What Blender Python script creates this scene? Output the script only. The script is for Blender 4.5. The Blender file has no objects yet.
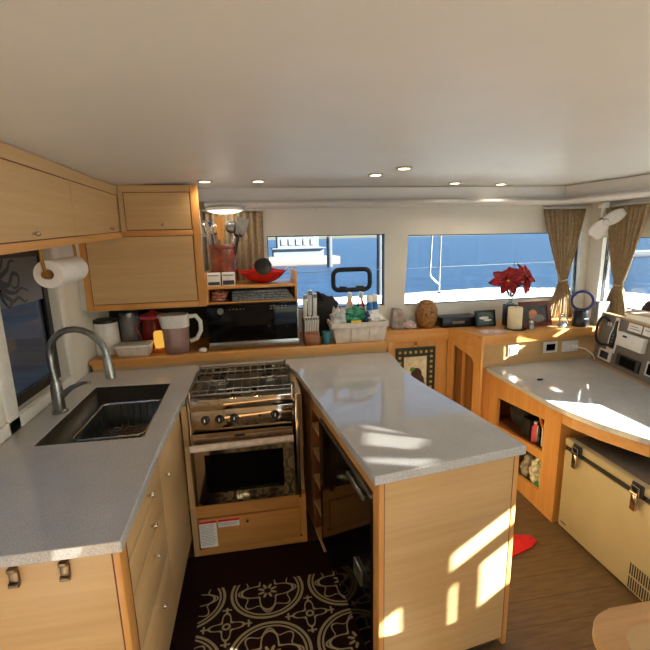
import bpy, bmesh, math, random
from mathutils import Vector, Matrix
random.seed(7)
PI = math.pi
col = bpy.context.scene.collection
sc = bpy.context.scene

# ------------------------------------------------------------------ materials
def lin(c):
    return tuple(((v/255)/12.92 if v/255 <= .04045 else ((v/255+.055)/1.055)**2.4) for v in c)
def base(name):
    m = bpy.data.materials.new(name); m.use_nodes = True
    nt = m.node_tree; nt.nodes.clear()
    out = nt.nodes.new('ShaderNodeOutputMaterial')
    return m, nt, out
def pr(nt, out, c, rough=.5, metal=0, spec=.5):
    b = nt.nodes.new('ShaderNodeBsdfPrincipled')
    b.inputs['Base Color'].default_value = (*lin(c), 1)
    b.inputs['Roughness'].default_value = rough
    b.inputs['Metallic'].default_value = metal
    b.inputs['Specular IOR Level'].default_value = spec
    nt.links.new(b.outputs[0], out.inputs[0])
    return b
def noise(nt, scale, vec, detail=3, rough=.5):
    n = nt.nodes.new('ShaderNodeTexNoise'); n.inputs['Scale'].default_value = scale
    n.inputs['Detail'].default_value = detail; n.inputs['Roughness'].default_value = rough
    if vec: nt.links.new(vec, n.inputs['Vector'])
    return n
def ramp(nt, fac, stops):
    r = nt.nodes.new('ShaderNodeValToRGB')
    e = r.color_ramp.elements
    while len(e) < len(stops): e.new(.5)
    for k, (p, c) in enumerate(stops):
        e[k].position = p; e[k].color = (*lin(c), 1)
    nt.links.new(fac, r.inputs[0]); return r
def mapping(nt, s=(1, 1, 1), loc=(0, 0, 0)):
    t = nt.nodes.new('ShaderNodeTexCoord'); m = nt.nodes.new('ShaderNodeMapping')
    m.inputs['Scale'].default_value = s; m.inputs['Location'].default_value = loc
    nt.links.new(t.outputs['Object'], m.inputs['Vector']); return m.outputs[0]
def bump(nt, b, h, st=.1, dist=.01):
    k = nt.nodes.new('ShaderNodeBump'); k.inputs['Strength'].default_value = st; k.inputs['Distance'].default_value = dist
    nt.links.new(h, k.inputs['Height']); nt.links.new(k.outputs[0], b.inputs['Normal'])
def plain(name, c, rough=.5, metal=0, spec=.5, vary=.08, scale=30, bmp=0):
    m, nt, out = base(name); b = pr(nt, out, c, rough, metal, spec)
    v = mapping(nt); n = noise(nt, scale, v)
    lo = tuple(max(0, x*(1-vary)) for x in c); hi = tuple(min(255, x*(1+vary)) for x in c)
    r = ramp(nt, n.outputs[0], [(.3, lo), (.7, hi)]); nt.links.new(r.outputs[0], b.inputs['Base Color'])
    if bmp: bump(nt, b, n.outputs[0], bmp, .004)
    return m
def wood(name, c1, c2, scale, rough=.35, spec=.4):
    m, nt, out = base(name); b = pr(nt, out, c1, rough, 0, spec)
    v = mapping(nt, scale)
    n = noise(nt, 1.0, v, 6, .62)
    n2 = noise(nt, .35, v, 2)
    a = nt.nodes.new('ShaderNodeMath'); a.operation = 'ADD'
    h = nt.nodes.new('ShaderNodeMath'); h.operation = 'MULTIPLY'; h.inputs[1].default_value = .5
    nt.links.new(n.outputs[0], a.inputs[0]); nt.links.new(n2.outputs[0], a.inputs[1]); nt.links.new(a.outputs[0], h.inputs[0])
    r = ramp(nt, h.outputs[0], [(.34, c2), (.5, tuple((x+y)/2 for x, y in zip(c1, c2))), (.62, c1)])
    nt.links.new(r.outputs[0], b.inputs['Base Color'])
    bump(nt, b, n.outputs[0], .05, .002)
    return m
def glass(name, tint=(255, 255, 255), refl=1.0, rough=.02):
    m, nt, out = base(name)
    t = nt.nodes.new('ShaderNodeBsdfTransparent'); t.inputs[0].default_value = (*lin(tint), 1)
    g = nt.nodes.new('ShaderNodeBsdfGlossy'); g.inputs['Roughness'].default_value = rough
    f = nt.nodes.new('ShaderNodeFresnel'); f.inputs[0].default_value = 1.4
    k = nt.nodes.new('ShaderNodeMath'); k.operation = 'MULTIPLY'; k.inputs[1].default_value = refl
    x = nt.nodes.new('ShaderNodeMixShader')
    nt.links.new(f.outputs[0], k.inputs[0]); nt.links.new(k.outputs[0], x.inputs[0])
    nt.links.new(t.outputs[0], x.inputs[1]); nt.links.new(g.outputs[0], x.inputs[2]); nt.links.new(x.outputs[0], out.inputs[0])
    return m
def cloudy(name, c, fac):
    m, nt, out = base(name); b = pr(nt, out, c, .15)
    t = nt.nodes.new('ShaderNodeBsdfTransparent'); x = nt.nodes.new('ShaderNodeMixShader'); x.inputs[0].default_value = fac
    nt.links.new(t.outputs[0], x.inputs[1]); nt.links.new(b.outputs[0], x.inputs[2]); nt.links.new(x.outputs[0], out.inputs[0]); return m
def emis(name, c, s):
    m, nt, out = base(name); e = nt.nodes.new('ShaderNodeEmission')
    e.inputs[0].default_value = (*lin(c), 1); e.inputs[1].default_value = s
    nt.links.new(e.outputs[0], out.inputs[0]); return m

PANEL1, PANEL2 = (204, 170, 120), (192, 156, 106)
TRIM1, TRIM2 = (214, 158, 90), (198, 138, 72)
M = {}
M['panel'] = wood('pale_veneer', PANEL1, PANEL2, (2.5, 2.5, 60))
M['panel_v'] = wood('pale_veneer_upright', PANEL1, PANEL2, (60, 60, 2.5))
M['trim_x'] = wood('alder_trim', TRIM1, TRIM2, (3, 60, 60))
M['trim_y'] = wood('alder_trim_fore_aft', TRIM1, TRIM2, (60, 3, 60))
M['trim_z'] = wood('alder_trim_upright', TRIM1, TRIM2, (60, 60, 3))
M['groove'] = plain('dark_red_inlay', (104, 48, 26), .5)
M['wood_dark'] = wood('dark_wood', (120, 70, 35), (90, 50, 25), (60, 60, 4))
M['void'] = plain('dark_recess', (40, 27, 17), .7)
M['ceil'] = plain('headliner', (222, 221, 218), .42, vary=.01, scale=4)
M['wall'] = plain('cream_gelcoat', (222, 219, 208), .45, vary=.012, scale=5)
M['white'] = plain('white_plastic', (232, 230, 224), .35, vary=.02)
M['black'] = plain('black_plastic', (18, 18, 19), .3, vary=.1)
M['blackg'] = plain('black_glass', (6, 6, 7), .08, spec=.15, vary=.1)
M['rubber'] = plain('black_rubber', (24, 24, 25), .6)
M['chrome'] = plain('chrome', (215, 210, 200), .14, 1, vary=.03)
M['steel'] = plain('polished_steel', (188, 174, 156), .07, 1, vary=.02)
M['steelb'] = plain('brushed_steel', (146, 148, 146), .3, 1, vary=.06, scale=60)
M['bronze'] = plain('dull_bronze', (120, 104, 86), .42, 1, vary=.1)
M['brass'] = plain('aged_brass', (150, 108, 50), .35, 1)
M['grey'] = plain('grey_plastic', (120, 118, 112), .5)
M['paper'] = plain('paper_white', (238, 236, 230), .8, vary=.02)
M['red'] = plain('red_felt', (205, 22, 26), .8)
M['redp'] = plain('dark_red_plastic', (128, 14, 22), .25)
M['cream'] = plain('cream_enamel', (178, 162, 124), .35, vary=.02, scale=6)
M['curtain'] = plain('tan_cloth', (150, 130, 100), .85, vary=.1, scale=60, bmp=.15)
M['felt'] = plain('grey_board', (120, 112, 98), .75, vary=.05, scale=80)
M['fabric_grey'] = plain('grey_cloth', (150, 138, 128), .9, vary=.2, scale=25, bmp=.3)
M['fabric_black'] = plain('black_cloth', (28, 28, 30), .8, vary=.2, scale=40, bmp=.3)
M['candle'] = plain('ivory_wax', (236, 224, 186), .45, vary=.04)
M['orange'] = plain('orange_plastic', (220, 120, 40), .4)
M['yellow'] = plain('yellow_plastic', (236, 196, 60), .4)
M['green'] = plain('green_plastic', (34, 120, 88), .4, vary=.25)
M['blue'] = plain('blue_plastic', (28, 104, 168), .35)
M['navy'] = plain('navy_plastic', (28, 42, 110), .3)
M['teal'] = plain('teal_enamel', (58, 126, 140), .35)
M['pink'] = plain('pink_plastic', (214, 70, 96), .5)
M['tan'] = plain('tan_leather', (176, 128, 84), .6)
M['terracotta'] = plain('brown_glaze', (112, 52, 32), .22, vary=.3, scale=12)
M['carved'] = plain('carved_brown', (128, 88, 44), .45, vary=.35, scale=55, bmp=.6)
M['woodspoon'] = wood('spoon_wood', (206, 150, 84), (180, 120, 60), (60, 60, 6))
M['petal'] = plain('crimson_petal', (138, 8, 18), .65, vary=.25)
M['leaf'] = plain('dark_leaf', (46, 60, 30), .6)
M['fibre'] = plain('mahogany_frame', (92, 34, 24), .3, vary=.2)
M['bucketw'] = plain('basket_plastic', (214, 206, 192), .5, vary=.05)
M['clear'] = glass('clear_plastic', (236, 238, 238), 1.4)
M['jar_sheen'] = cloudy('glass_painted_reflections', (206, 208, 208), .45)  # whitish mix stands in for bright reflections on the clear jar
M['redglass'] = glass('red_glass', (250, 70, 45), 1.2, .05)
M['amber'] = cloudy('rosy_clear_plastic', (186, 150, 146), .55)
M['pane'] = glass('tinted_pane', (206, 212, 216), .5)
M['paneL'] = glass('smoked_pane', (150, 138, 132), .3)
M['paneH'] = glass('streak_hatch_pane', (165, 165, 165), .5)
M['lamp'] = emis('lamp_glow', (255, 226, 180), 14)
M['dome'] = emis('dome_glow', (255, 244, 226), 3)
M['flame'] = emis('small_lamp_glow', (255, 190, 80), 1.1)
M['ink'] = plain('grey_ink', (66, 68, 70), .7)

def speckle():
    m, nt, out = base('grey_quartz'); b = pr(nt, out, (168, 166, 160), .05, 0, .5)
    v = mapping(nt)
    n = noise(nt, 260, v, 2, .7); n2 = noise(nt, 9, v, 3)
    r = ramp(nt, n.outputs[0], [(.34, (164, 165, 166)), (.47, (190, 190, 188)), (.6, (200, 200, 197)), (.74, (220, 220, 218))])
    mix = nt.nodes.new('ShaderNodeMix'); mix.data_type = 'RGBA'; mix.blend_type = 'MULTIPLY'; mix.inputs[0].default_value = .3
    r2 = ramp(nt, n2.outputs[0], [(.3, (225, 225, 225)), (.7, (255, 255, 255))])
    nt.links.new(r.outputs[0], mix.inputs[6]); nt.links.new(r2.outputs[0], mix.inputs[7]); nt.links.new(mix.outputs[2], b.inputs['Base Color'])
    return m
M['quartz'] = speckle()

def floor_mat():
    m, nt, out = base('brown_plank_floor'); b = pr(nt, out, (98, 76, 50), .38, 0, .4)
    v = mapping(nt, (8, 60, 60)); n = noise(nt, 1.0, v, 5, .6)
    v2 = mapping(nt)
    sp = nt.nodes.new('ShaderNodeSeparateXYZ'); nt.links.new(v2, sp.inputs[0])
    d = nt.nodes.new('ShaderNodeMath'); d.operation = 'MULTIPLY'; d.inputs[1].default_value = 8
    nt.links.new(sp.outputs[1], d.inputs[0])
    f = nt.nodes.new('ShaderNodeMath'); f.operation = 'FRACT'; nt.links.new(d.outputs[0], f.inputs[0])
    g = nt.nodes.new('ShaderNodeMath'); g.operation = 'GREATER_THAN'; g.inputs[1].default_value = .03; nt.links.new(f.outputs[0], g.inputs[0])
    r = ramp(nt, n.outputs[0], [(.35, (96, 74, 48)), (.65, (116, 92, 62))])
    mix = nt.nodes.new('ShaderNodeMix'); mix.data_type = 'RGBA'
    mix.inputs[6].default_value = (*lin((80, 61, 40)), 1)
    nt.links.new(g.outputs[0], mix.inputs[0]); nt.links.new(r.outputs[0], mix.inputs[7]); nt.links.new(mix.outputs[2], b.inputs['Base Color'])
    return m
M['floor'] = floor_mat()

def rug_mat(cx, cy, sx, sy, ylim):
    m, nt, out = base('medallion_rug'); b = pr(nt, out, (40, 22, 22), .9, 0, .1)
    L = nt.links.new
    def mth(op, a, bb=None, c=None):
        n = nt.nodes.new('ShaderNodeMath'); n.operation = op
        for i, x in enumerate((a, bb, c)):
            if x is None: continue
            if isinstance(x, (int, float)): n.inputs[i].default_value = x
            else: L(x, n.inputs[i])
        return n.outputs[0]
    t = nt.nodes.new('ShaderNodeTexCoord'); s = nt.nodes.new('ShaderNodeSeparateXYZ'); L(t.outputs['Object'], s.inputs[0])
    X = mth('DIVIDE', mth('SUBTRACT', s.outputs[0], cx), sx); Y = mth('DIVIDE', mth('SUBTRACT', s.outputs[1], cy), sy)
    def cell(off):
        fx = mth('SUBTRACT', mth('FRACT', mth('ADD', X, .5+off)), .5); fy = mth('SUBTRACT', mth('FRACT', mth('ADD', Y, .5+off)), .5)
        r = mth('SQRT', mth('ADD', mth('MULTIPLY', fx, fx), mth('MULTIPLY', fy, fy)))
        return fx, fy, r, mth('ARCTAN2', fy, fx)
    def band(v, c, w): return mth('LESS_THAN', mth('ABSOLUTE', mth('SUBTRACT', v, c)), w)
    fx, fy, r, a = cell(0)
    parts = [band(r, .455, .017), band(r, .405, .012)]
    pet = mth('ADD', mth('MULTIPLY', mth('COSINE', mth('MULTIPLY', a, 4)), .09), .24)      # quatrefoil outline
    parts.append(band(r, pet, .016))
    pet2 = mth('ADD', mth('MULTIPLY', mth('ABSOLUTE', mth('SINE', mth('MULTIPLY', a, 4))), .13), .0)
    parts.append(mth('MULTIPLY', mth('LESS_THAN', r, pet2), mth('GREATER_THAN', r, .045)))
    pet3 = mth('ADD', mth('MULTIPLY', mth('COSINE', mth('MULTIPLY', a, 8)), .05), .32)
    parts.append(mth('MULTIPLY', band(r, pet3, .011), mth('GREATER_THAN', r, .27)))
    gx, gy, q, a2 = cell(.5)
    star = mth('ADD', mth('MULTIPLY', mth('POWER', mth('ABSOLUTE', mth('COSINE', mth('MULTIPLY', a2, 2))), 3), .12), .085)
    parts.append(band(q, star, .016)); parts.append(band(q, .04, .013))
    arm = mth('MULTIPLY', mth('LESS_THAN', mth('MINIMUM', mth('ABSOLUTE', gx), mth('ABSOLUTE', gy)), .013), mth('MULTIPLY', mth('LESS_THAN', q, .3), mth('GREATER_THAN', q, .19)))
    parts.append(arm); 
    tip = mth('MULTIPLY', band(q, .265, .012), mth('LESS_THAN', mth('MINIMUM', mth('ABSOLUTE', gx), mth('ABSOLUTE', gy)), .055))
    parts.append(tip)
    acc = parts[0]
    for p in parts[1:]: acc = mth('MAXIMUM', acc, p)
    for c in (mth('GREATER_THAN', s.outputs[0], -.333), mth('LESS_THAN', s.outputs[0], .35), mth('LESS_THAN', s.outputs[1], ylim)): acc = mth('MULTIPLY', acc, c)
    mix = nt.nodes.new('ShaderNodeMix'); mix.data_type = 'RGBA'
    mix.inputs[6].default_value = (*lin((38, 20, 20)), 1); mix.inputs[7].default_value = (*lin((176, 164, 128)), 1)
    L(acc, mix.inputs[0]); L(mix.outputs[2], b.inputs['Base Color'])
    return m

# ------------------------------------------------------------------ mesh builder (world coordinates)
class MB:
    def __init__(s): s.v = []; s.f = []; s.M = None
    def add(s, vs, fs):
        n = len(s.v)
        s.v += [(s.M @ Vector(v)) if s.M is not None else Vector(v) for v in vs]
        s.f += [tuple(i+n for i in f) for f in fs]; return s
    def from_bm(s, bm):
        bm.verts.index_update()
        s.add([v.co.copy() for v in bm.verts], [[v.index for v in f.verts] for f in bm.faces]); bm.free(); return s
    def box(s, x0, x1, y0, y1, z0, z1, b=0, seg=2):
        return s.hexa([(x0, y0, z0), (x1, y0, z0), (x1, y1, z0), (x0, y1, z0), (x0, y0, z1), (x1, y0, z1), (x1, y1, z1), (x0, y1, z1)], b, seg)
    def hexa(s, p, b=0, seg=2):
        fs = [(0, 3, 2, 1), (4, 5, 6, 7), (0, 1, 5, 4), (1, 2, 6, 5), (2, 3, 7, 6), (3, 0, 4, 7)]
        if not b: return s.add(p, fs)
        bm = bmesh.new(); vs = [bm.verts.new(q) for q in p]
        for f in fs: bm.faces.new([vs[i] for i in f])
        bmesh.ops.bevel(bm, geom=bm.edges[:], offset=b, segments=seg, affect='EDGES', profile=.5)
        return s.from_bm(bm)
    def prism(s, poly, z0, z1, b=0):
        n = len(poly)
        ar = sum(poly[i][0]*poly[(i+1) % n][1]-poly[(i+1) % n][0]*poly[i][1] for i in range(n))
        if ar < 0: poly = poly[::-1]
        p = [(x, y, z0) for x, y in poly]+[(x, y, z1) for x, y in poly]
        fs = [tuple(range(n))[::-1], tuple(range(n, 2*n))]+[(i, (i+1) % n, n+(i+1) % n, n+i) for i in range(n)]
        if not b: return s.add(p, fs)
        bm = bmesh.new(); vs = [bm.verts.new(q) for q in p]
        for f in fs: bm.faces.new([vs[i] for i in f])
        bmesh.ops.bevel(bm, geom=bm.edges[:], offset=b, segments=2, affect='EDGES', profile=.5)
        return s.from_bm(bm)
    def holed(s, outer, holes, z0, z1, mp=None):
        """polygon with holes, extruded from z0 to z1; mp maps (u, v, w) to a point"""
        mp = mp or (lambda u, v, w: (u, v, w))
        bm = bmesh.new(); ed = []
        def area(l): return sum(l[i][0]*l[(i+1) % len(l)][1]-l[(i+1) % len(l)][0]*l[i][1] for i in range(len(l)))
        loops = [outer if area(outer) > 0 else outer[::-1]]+[h if area(h) < 0 else h[::-1] for h in holes]
        for l in loops:
            vs = [bm.verts.new((a, b, 0)) for a, b in l]
            for i in range(len(vs)): ed.append(bm.edges.new((vs[i], vs[(i+1) % len(vs)])))
        bmesh.ops.triangle_fill(bm, use_beauty=True, use_dissolve=False, edges=ed, normal=(0, 0, 1))
        bm.verts.index_update()
        pts = [v.co.copy() for v in bm.verts]; tri = [[v.index for v in f.verts] for f in bm.faces]
        tri = [t if ((pts[t[1]]-pts[t[0]]).cross(pts[t[2]]-pts[t[0]])).z > 0 else t[::-1] for t in tri]
        bm.free(); n = len(pts)
        vs = [mp(p.x, p.y, z0) for p in pts]+[mp(p.x, p.y, z1) for p in pts]
        fs = [t[::-1] for t in tri]+[[i+n for i in t] for t in tri]
        k = 0
        for l in loops:
            m_ = len(l)
            for i in range(m_): a, b = k+i, k+(i+1) % m_; fs.append((a, b, b+n, a+n))
            k += m_
        return s.add(vs, fs)
    def lathe(s, prof, c=(0, 0, 0), n=24, ax=None, cap=True):
        """prof: (radius, height) list; ax: axis direction"""
        c = Vector(c); ax = Vector(ax or (0, 0, 1)).normalized(); q = Vector((0, 0, 1)).rotation_difference(ax)
        vs = []; fs = []
        for r, h in prof:
            for k in range(n):
                a = 2*PI*k/n; vs.append(c+q @ Vector((r*math.cos(a), r*math.sin(a), h)))
        for i in range(len(prof)-1):
            for k in range(n): fs.append((i*n+k, i*n+(k+1) % n, (i+1)*n+(k+1) % n, (i+1)*n+k))
        if cap and prof[0][0] > 1e-6: fs.append(tuple(range(n))[::-1])
        if cap and prof[-1][0] > 1e-6: fs.append(tuple(range((len(prof)-1)*n, len(prof)*n)))
        return s.add(vs, fs)
    def cyl(s, p0, p1, r0, r1=None, n=16):
        r1 = r0 if r1 is None else r1; p0, p1 = Vector(p0), Vector(p1)
        return s.lathe([(r0, 0), (r1, (p1-p0).length)], p0, n, p1-p0)
    def tube(s, pts, r, n=10, closed=False, sx=1.0):
        pts = [Vector(p) for p in pts]; m_ = len(pts); rs = r if isinstance(r, (list, tuple)) else [r]*m_
        vs = []; fs = []; up = None
        for i in range(m_):
            if closed: t = pts[(i+1) % m_]-pts[i-1]
            else: t = pts[min(i+1, m_-1)]-pts[max(i-1, 0)]
            t.normalize()
            if up is None:
                up = Vector((0, 0, 1)) if abs(t.z) < .9 else Vector((1, 0, 0))
            up = (up-t*up.dot(t)).normalized(); w = t.cross(up)
            for k in range(n):
                a = 2*PI*k/n; vs.append(pts[i]+(up*math.cos(a)+w*math.sin(a)*sx)*rs[i])
        for i in range(m_ if closed else m_-1):
            j = (i+1) % m_
            for k in range(n): fs.append((i*n+k, i*n+(k+1) % n, j*n+(k+1) % n, j*n+k))
        if not closed: fs += [tuple(range(n))[::-1], tuple(range((m_-1)*n, m_*n))]
        return s.add(vs, fs)
    def ell(s, c, rx, ry, rz, n=16, m_=10):
        prof = [(math.sin(PI*i/m_), -math.cos(PI*i/m_)) for i in range(m_+1)]
        vs = []; fs = []
        for r, h in prof:
            for k in range(n):
                a = 2*PI*k/n; vs.append((c[0]+rx*r*math.cos(a), c[1]+ry*r*math.sin(a), c[2]+rz*h))
        for i in range(m_):
            for k in range(n): fs.append((i*n+k, i*n+(k+1) % n, (i+1)*n+(k+1) % n, (i+1)*n+k))
        return s.add(vs, fs)
    def lump(s, c, rx, ry, rz, amp=.15, seed=1, n=22, m_=14, fr=3.0):
        """crumpled rounded mass standing on z = c.z - rz"""
        from mathutils import noise as mn
        prof = [(math.sin(PI*i/m_), -math.cos(PI*i/m_)) for i in range(m_+1)]; vs = []; fs = []
        for r, h in prof:
            for k in range(n):
                a = 2*PI*k/n; d = Vector((r*math.cos(a), r*math.sin(a), h))
                q = 1+amp*mn.noise(d*fr+Vector((seed*7.3, seed*1.7, 0)))*1.6
                vs.append((c[0]+rx*d.x*q, c[1]+ry*d.y*q, max(c[2]-rz, c[2]+rz*d.z*q)))
        for i in range(m_):
            for k in range(n): fs.append((i*n+k, i*n+(k+1) % n, (i+1)*n+(k+1) % n, (i+1)*n+k))
        return s.add(vs, fs)
    def grid(s, fn, nu, nv):
        vs = [fn(i/nu, j/nv) for j in range(nv+1) for i in range(nu+1)]
        fs = [(j*(nu+1)+i, j*(nu+1)+i+1, (j+1)*(nu+1)+i+1, (j+1)*(nu+1)+i) for j in range(nv) for i in range(nu)]
        return s.add(vs, fs)
    def build(s, name, m, parent=None, loc=None, solid=0, ang=38):
        me = bpy.data.meshes.new(name)
        L = wl(parent) if parent else Vector(loc or (0, 0, 0))
        me.from_pydata([tuple(v-L) for v in s.v], [], s.f)
        bm = bmesh.new(); bm.from_mesh(me); bmesh.ops.remove_doubles(bm, verts=bm.verts, dist=1e-6)
        bmesh.ops.recalc_face_normals(bm, faces=bm.faces) if not solid else None
        bm.to_mesh(me); bm.free()
        me.polygons.foreach_set('use_smooth', [True]*len(me.polygons)); me.set_sharp_from_angle(angle=math.radians(ang))
        me.materials.append(M[m] if isinstance(m, str) else m); me.update()
        o = bpy.data.objects.new(name, me); col.objects.link(o)
        if parent: o.parent = parent
        else: o.location = L
        if solid:
            d = o.modifiers.new('thickness', 'SOLIDIFY'); d.thickness = solid; d.offset = 0
        return o
def wl(o):
    v = Vector(o.location)
    while o.parent: o = o.parent; v += Vector(o.location)
    return v
def tag(o, label=None, cat=None, group=None, kind=None):
    if label: o['label'] = label
    if cat: o['category'] = cat
    if group: o['group'] = group
    if kind: o['kind'] = kind
    return o
def thing(name, label, cat, loc, group=None):
    o = bpy.data.objects.new(name, None); col.objects.link(o); o.location = loc; o.empty_display_size = .05
    return tag(o, label, cat, group)
def struct(o): o['kind'] = 'structure'; return o
def sgroup(name, loc):
    o = bpy.data.objects.new(name, None); col.objects.link(o); o.location = loc; o['kind'] = 'structure'; return o
def dup(root, loc, label=None):
    r = root.copy(); col.objects.link(r); r.location = loc
    if label: r['label'] = label
    for ch in list(root.children):
        c = ch.copy(); col.objects.link(c); c.parent = r
        for g in list(ch.children):
            d = g.copy(); col.objects.link(d); d.parent = c
    return r
def frame_matrix(o, ex, ey, ez):
    m = Matrix.Identity(4)
    for i, a in enumerate((ex, ey, ez)):
        for k in range(3): m[k][i] = a[k]
    for k in range(3): m[k][3] = o[k]
    return m
def knob(parent, c, d, name='knob', r=.012):
    return MB().lathe([(r*.5, 0), (r*.5, .008), (r, .012), (r*1.05, .018), (r*.8, .023), (0, .025)], c, 14, d).build(name, 'chrome', parent)
def rrect(w, h, r, n=6):
    p = []
    for cx, cy, a0 in ((w/2-r, h/2-r, 0), (-w/2+r, h/2-r, PI/2), (-w/2+r, -h/2+r, PI), (w/2-r, -h/2+r, 1.5*PI)):
        for k in range(n+1):
            a = a0+PI/2*k/n; p.append((cx+r*math.cos(a), cy+r*math.sin(a)))
    return p

# ------------------------------------------------------------------ camera
F, P, R_, YW = 425.0, math.radians(11.6), math.radians(1.38), math.radians(9.3)
fw = Vector((math.sin(YW)*math.cos(P), math.cos(YW)*math.cos(P), -math.sin(P)))
rt = Vector((math.cos(YW), -math.sin(YW), 0)); up = rt.cross(fw)
r2 = rt*math.cos(R_)-up*math.sin(R_); u2 = up*math.cos(R_)+rt*math.sin(R_)
cam = bpy.data.cameras.new('camera'); co = bpy.data.objects.new('camera', cam); col.objects.link(co)
co.matrix_world = frame_matrix((0, 0, 1.67), r2, u2, -fw)
cam.sensor_width = 36; cam.lens = F/650*36; cam.clip_start = .02; cam.clip_end = 3000
sc.camera = co

# ------------------------------------------------------------------ setting
XL, XR, YF, YA = -1.03, 2.78, 3.2, -1.4
ZC = 2.02
def cz(x): return ZC-.03*(max(0, .4-x)/1.15)**2
struct(MB().box(XL-.1, XR+.1, YA-.1, YF+.1, -.06, 0).build('floor', 'floor'))
# ceiling: lightly cambered sheet with an opening for the added hatch to starboard
hx0, hx1, hy0, hy1 = 2.40, 2.80, .06, .70
def ceil_part(x0, x1, y0, y1, n, mb):
    for i in range(n):
        a, b = x0+(x1-x0)*i/n, x0+(x1-x0)*(i+1)/n
        mb.hexa([(a, y0, cz(a)), (b, y0, cz(b)), (b, y1, cz(b)), (a, y1, cz(a)), (a, y0, 2.04), (b, y0, 2.04), (b, y1, 2.04), (a, y1, 2.04)])
cb = MB(); ceil_part(XL-.1, hx0, YA-.1, YF+.1, 24, cb)
ceil_part(hx0, XR+.1, YA-.1, hy0, 1, cb); ceil_part(hx0, XR+.1, hy1, YF+.1, 1, cb); ceil_part(hx1, XR+.1, hy0, hy1, 1, cb)
ceiling = struct(cb.build('ceiling', 'ceil', ang=60))
hatch = sgroup('added_streak_hatch', (hx0, hy0, 2.02))  # added unseen hatch; its openings shape sun streaks on the peninsula top
streak_slits = [[(2.545, .515), (2.655, .440), (2.67, .450), (2.56, .540)],
         [(2.512, .374), (2.677, .298), (2.758, .361), (2.54, .474)],
         [(2.478, .250), (2.665, .178), (2.74, .214), (2.486, .279)]]
MB().holed([(hx0, hy0), (hx1, hy0), (hx1, hy1), (hx0, hy1)], streak_slits, 2.030, 2.032).build('window_frame', 'white', hatch)
MB().box(hx0, hx1, hy0, hy1, 2.034, 2.038).build('pane', 'paneH', hatch)
# front wall (windows 1, 2)
W1 = [(.112, 1.135), (1.008, 1.135), (1.006, 1.688), (.110, 1.690)]
W2 = [(1.168, 1.125), (2.715, 1.125), (2.70, 1.665), (1.192, 1.675)]
W1r = [(.11, 1.135), (1.007, 1.135), (1.007, 1.688), (.11, 1.688)]
struct(MB().holed([(XL-.1, 0), (XR+.1, 0), (XR+.1, 2.1), (XL-.1, 2.1)], [W1, W2], 0, .09, lambda u, v, w: (u, YF+w, v)).build('wall_front', 'wall'))
def win(name, hole, mp, loc, m='pane', fm='rubber', fw_=.006, bars=()):
    g = sgroup(name, loc)
    cx = sum(p[0] for p in hole)/len(hole); cy = sum(p[1] for p in hole)/len(hole)
    inner = [(p[0]+(fw_ if p[0] < cx else -fw_), p[1]+(fw_ if p[1] < cy else -fw_)) for p in hole]
    MB().holed(hole, [inner], .035, .06, mp).build('window_frame', fm, g)
    MB().holed(inner, [], .045, .051, mp).build('pane', m, g)
    for b in bars: MB().holed(b, [], .02, .07, mp).build('mullion', 'white', g)
    return g
fmap = lambda u, v, w: (u, YF+w, v)
win('window_1', W1, fmap, (.56, YF, 1.13)); win('window_2', W2, fmap, (1.9, YF, 1.12))
# starboard wall
W3 = [(2.20, 1.08), (3.06, 1.08), (3.06, 1.62), (2.20, 1.62)]
W4 = [(.178, 1.295), (.74, 1.295), (.74, 1.675), (.178, 1.675)]
W9 = [(.84, 1.205), (1.50, 1.205), (1.50, 1.675), (.84, 1.675)]
W7 = [(-.55, 1.10), (.085, 1.10), (.085, 1.62), (-.55, 1.62)]
rmap = lambda u, v, w: (XR+w, u, v)
struct(MB().holed([(YA-.1, 0), (YF+.1, 0), (YF+.1, 2.03), (YA-.1, 2.03)], [W3, W4, W7, W9], 0, .09, rmap).build('wall_right', 'wall'))
win('window_3', W3, rmap, (XR, 2.6, 1.08))
win('window_4', W4, rmap, (XR, .9, 1.15), fw_=.012, bars=[[(.19, 1.522), (.728, 1.522), (.728, 1.572), (.19, 1.572)], [(.222, 1.307), (.270, 1.307), (.270, 1.5215), (.222, 1.5215)]])
win('window_9', W9, rmap, (XR, 1.2, 1.2))
win('window_7', W7, rmap, (XR, -.2, 1.1))
struct(MB().hexa([(XR+.091, 2.05, 1.70), (3.62, 1.95, 1.70), (3.62, 3.3, 1.70), (XR+.091, 3.3, 1.70), (XR+.091, 2.05, 1.76), (3.62, 1.95, 1.73), (3.62, 3.3, 1.73), (XR+.091, 3.3, 1.76)]).build('added_sun_blocker', 'wall'))  # unseen overhang added to keep direct sun off the ledge items
# port wall with galley windows
W5 = [(1.90, .965), (2.42, .965), (2.42, 1.66), (1.90, 1.66)]
W8 = [(.45, .965), (1.55, .965), (1.55, 1.58), (.45, 1.58)]
lmap = lambda u, v, w: (XL-w, u, v)
struct(MB().holed([(YA-.1, 0), (YF+.1, 0), (YF+.1, 2.1), (YA-.1, 2.1)], [W5, W8], 0, .09, lmap).build('wall_left', 'wall'))
w5 = win('window_5', W5, lmap, (XL, 2.1, .96), 'paneL', 'black', .045)
MB().holed([(1.946, 1.40), (2.374, 1.40), (2.374, 1.614), (1.946, 1.614)], [], .0425, .0445, lmap).build('shade_film', plain('grey_film', (104, 108, 114), .3, vary=.03), w5)
win('window_8', W8, lmap, (XL, 1.0, .96), 'pane', 'black', .03)
struct(MB().box(XL, XL+.012, 1.81, 1.895, .905, 1.66, .003).box(XL, XL+.012, 1.0, 2.46, .905, .96, .003).box(XL, XL+.012, 2.425, 2.50, .9605, 1.66, .003).build('trim_4', 'white'))
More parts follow.
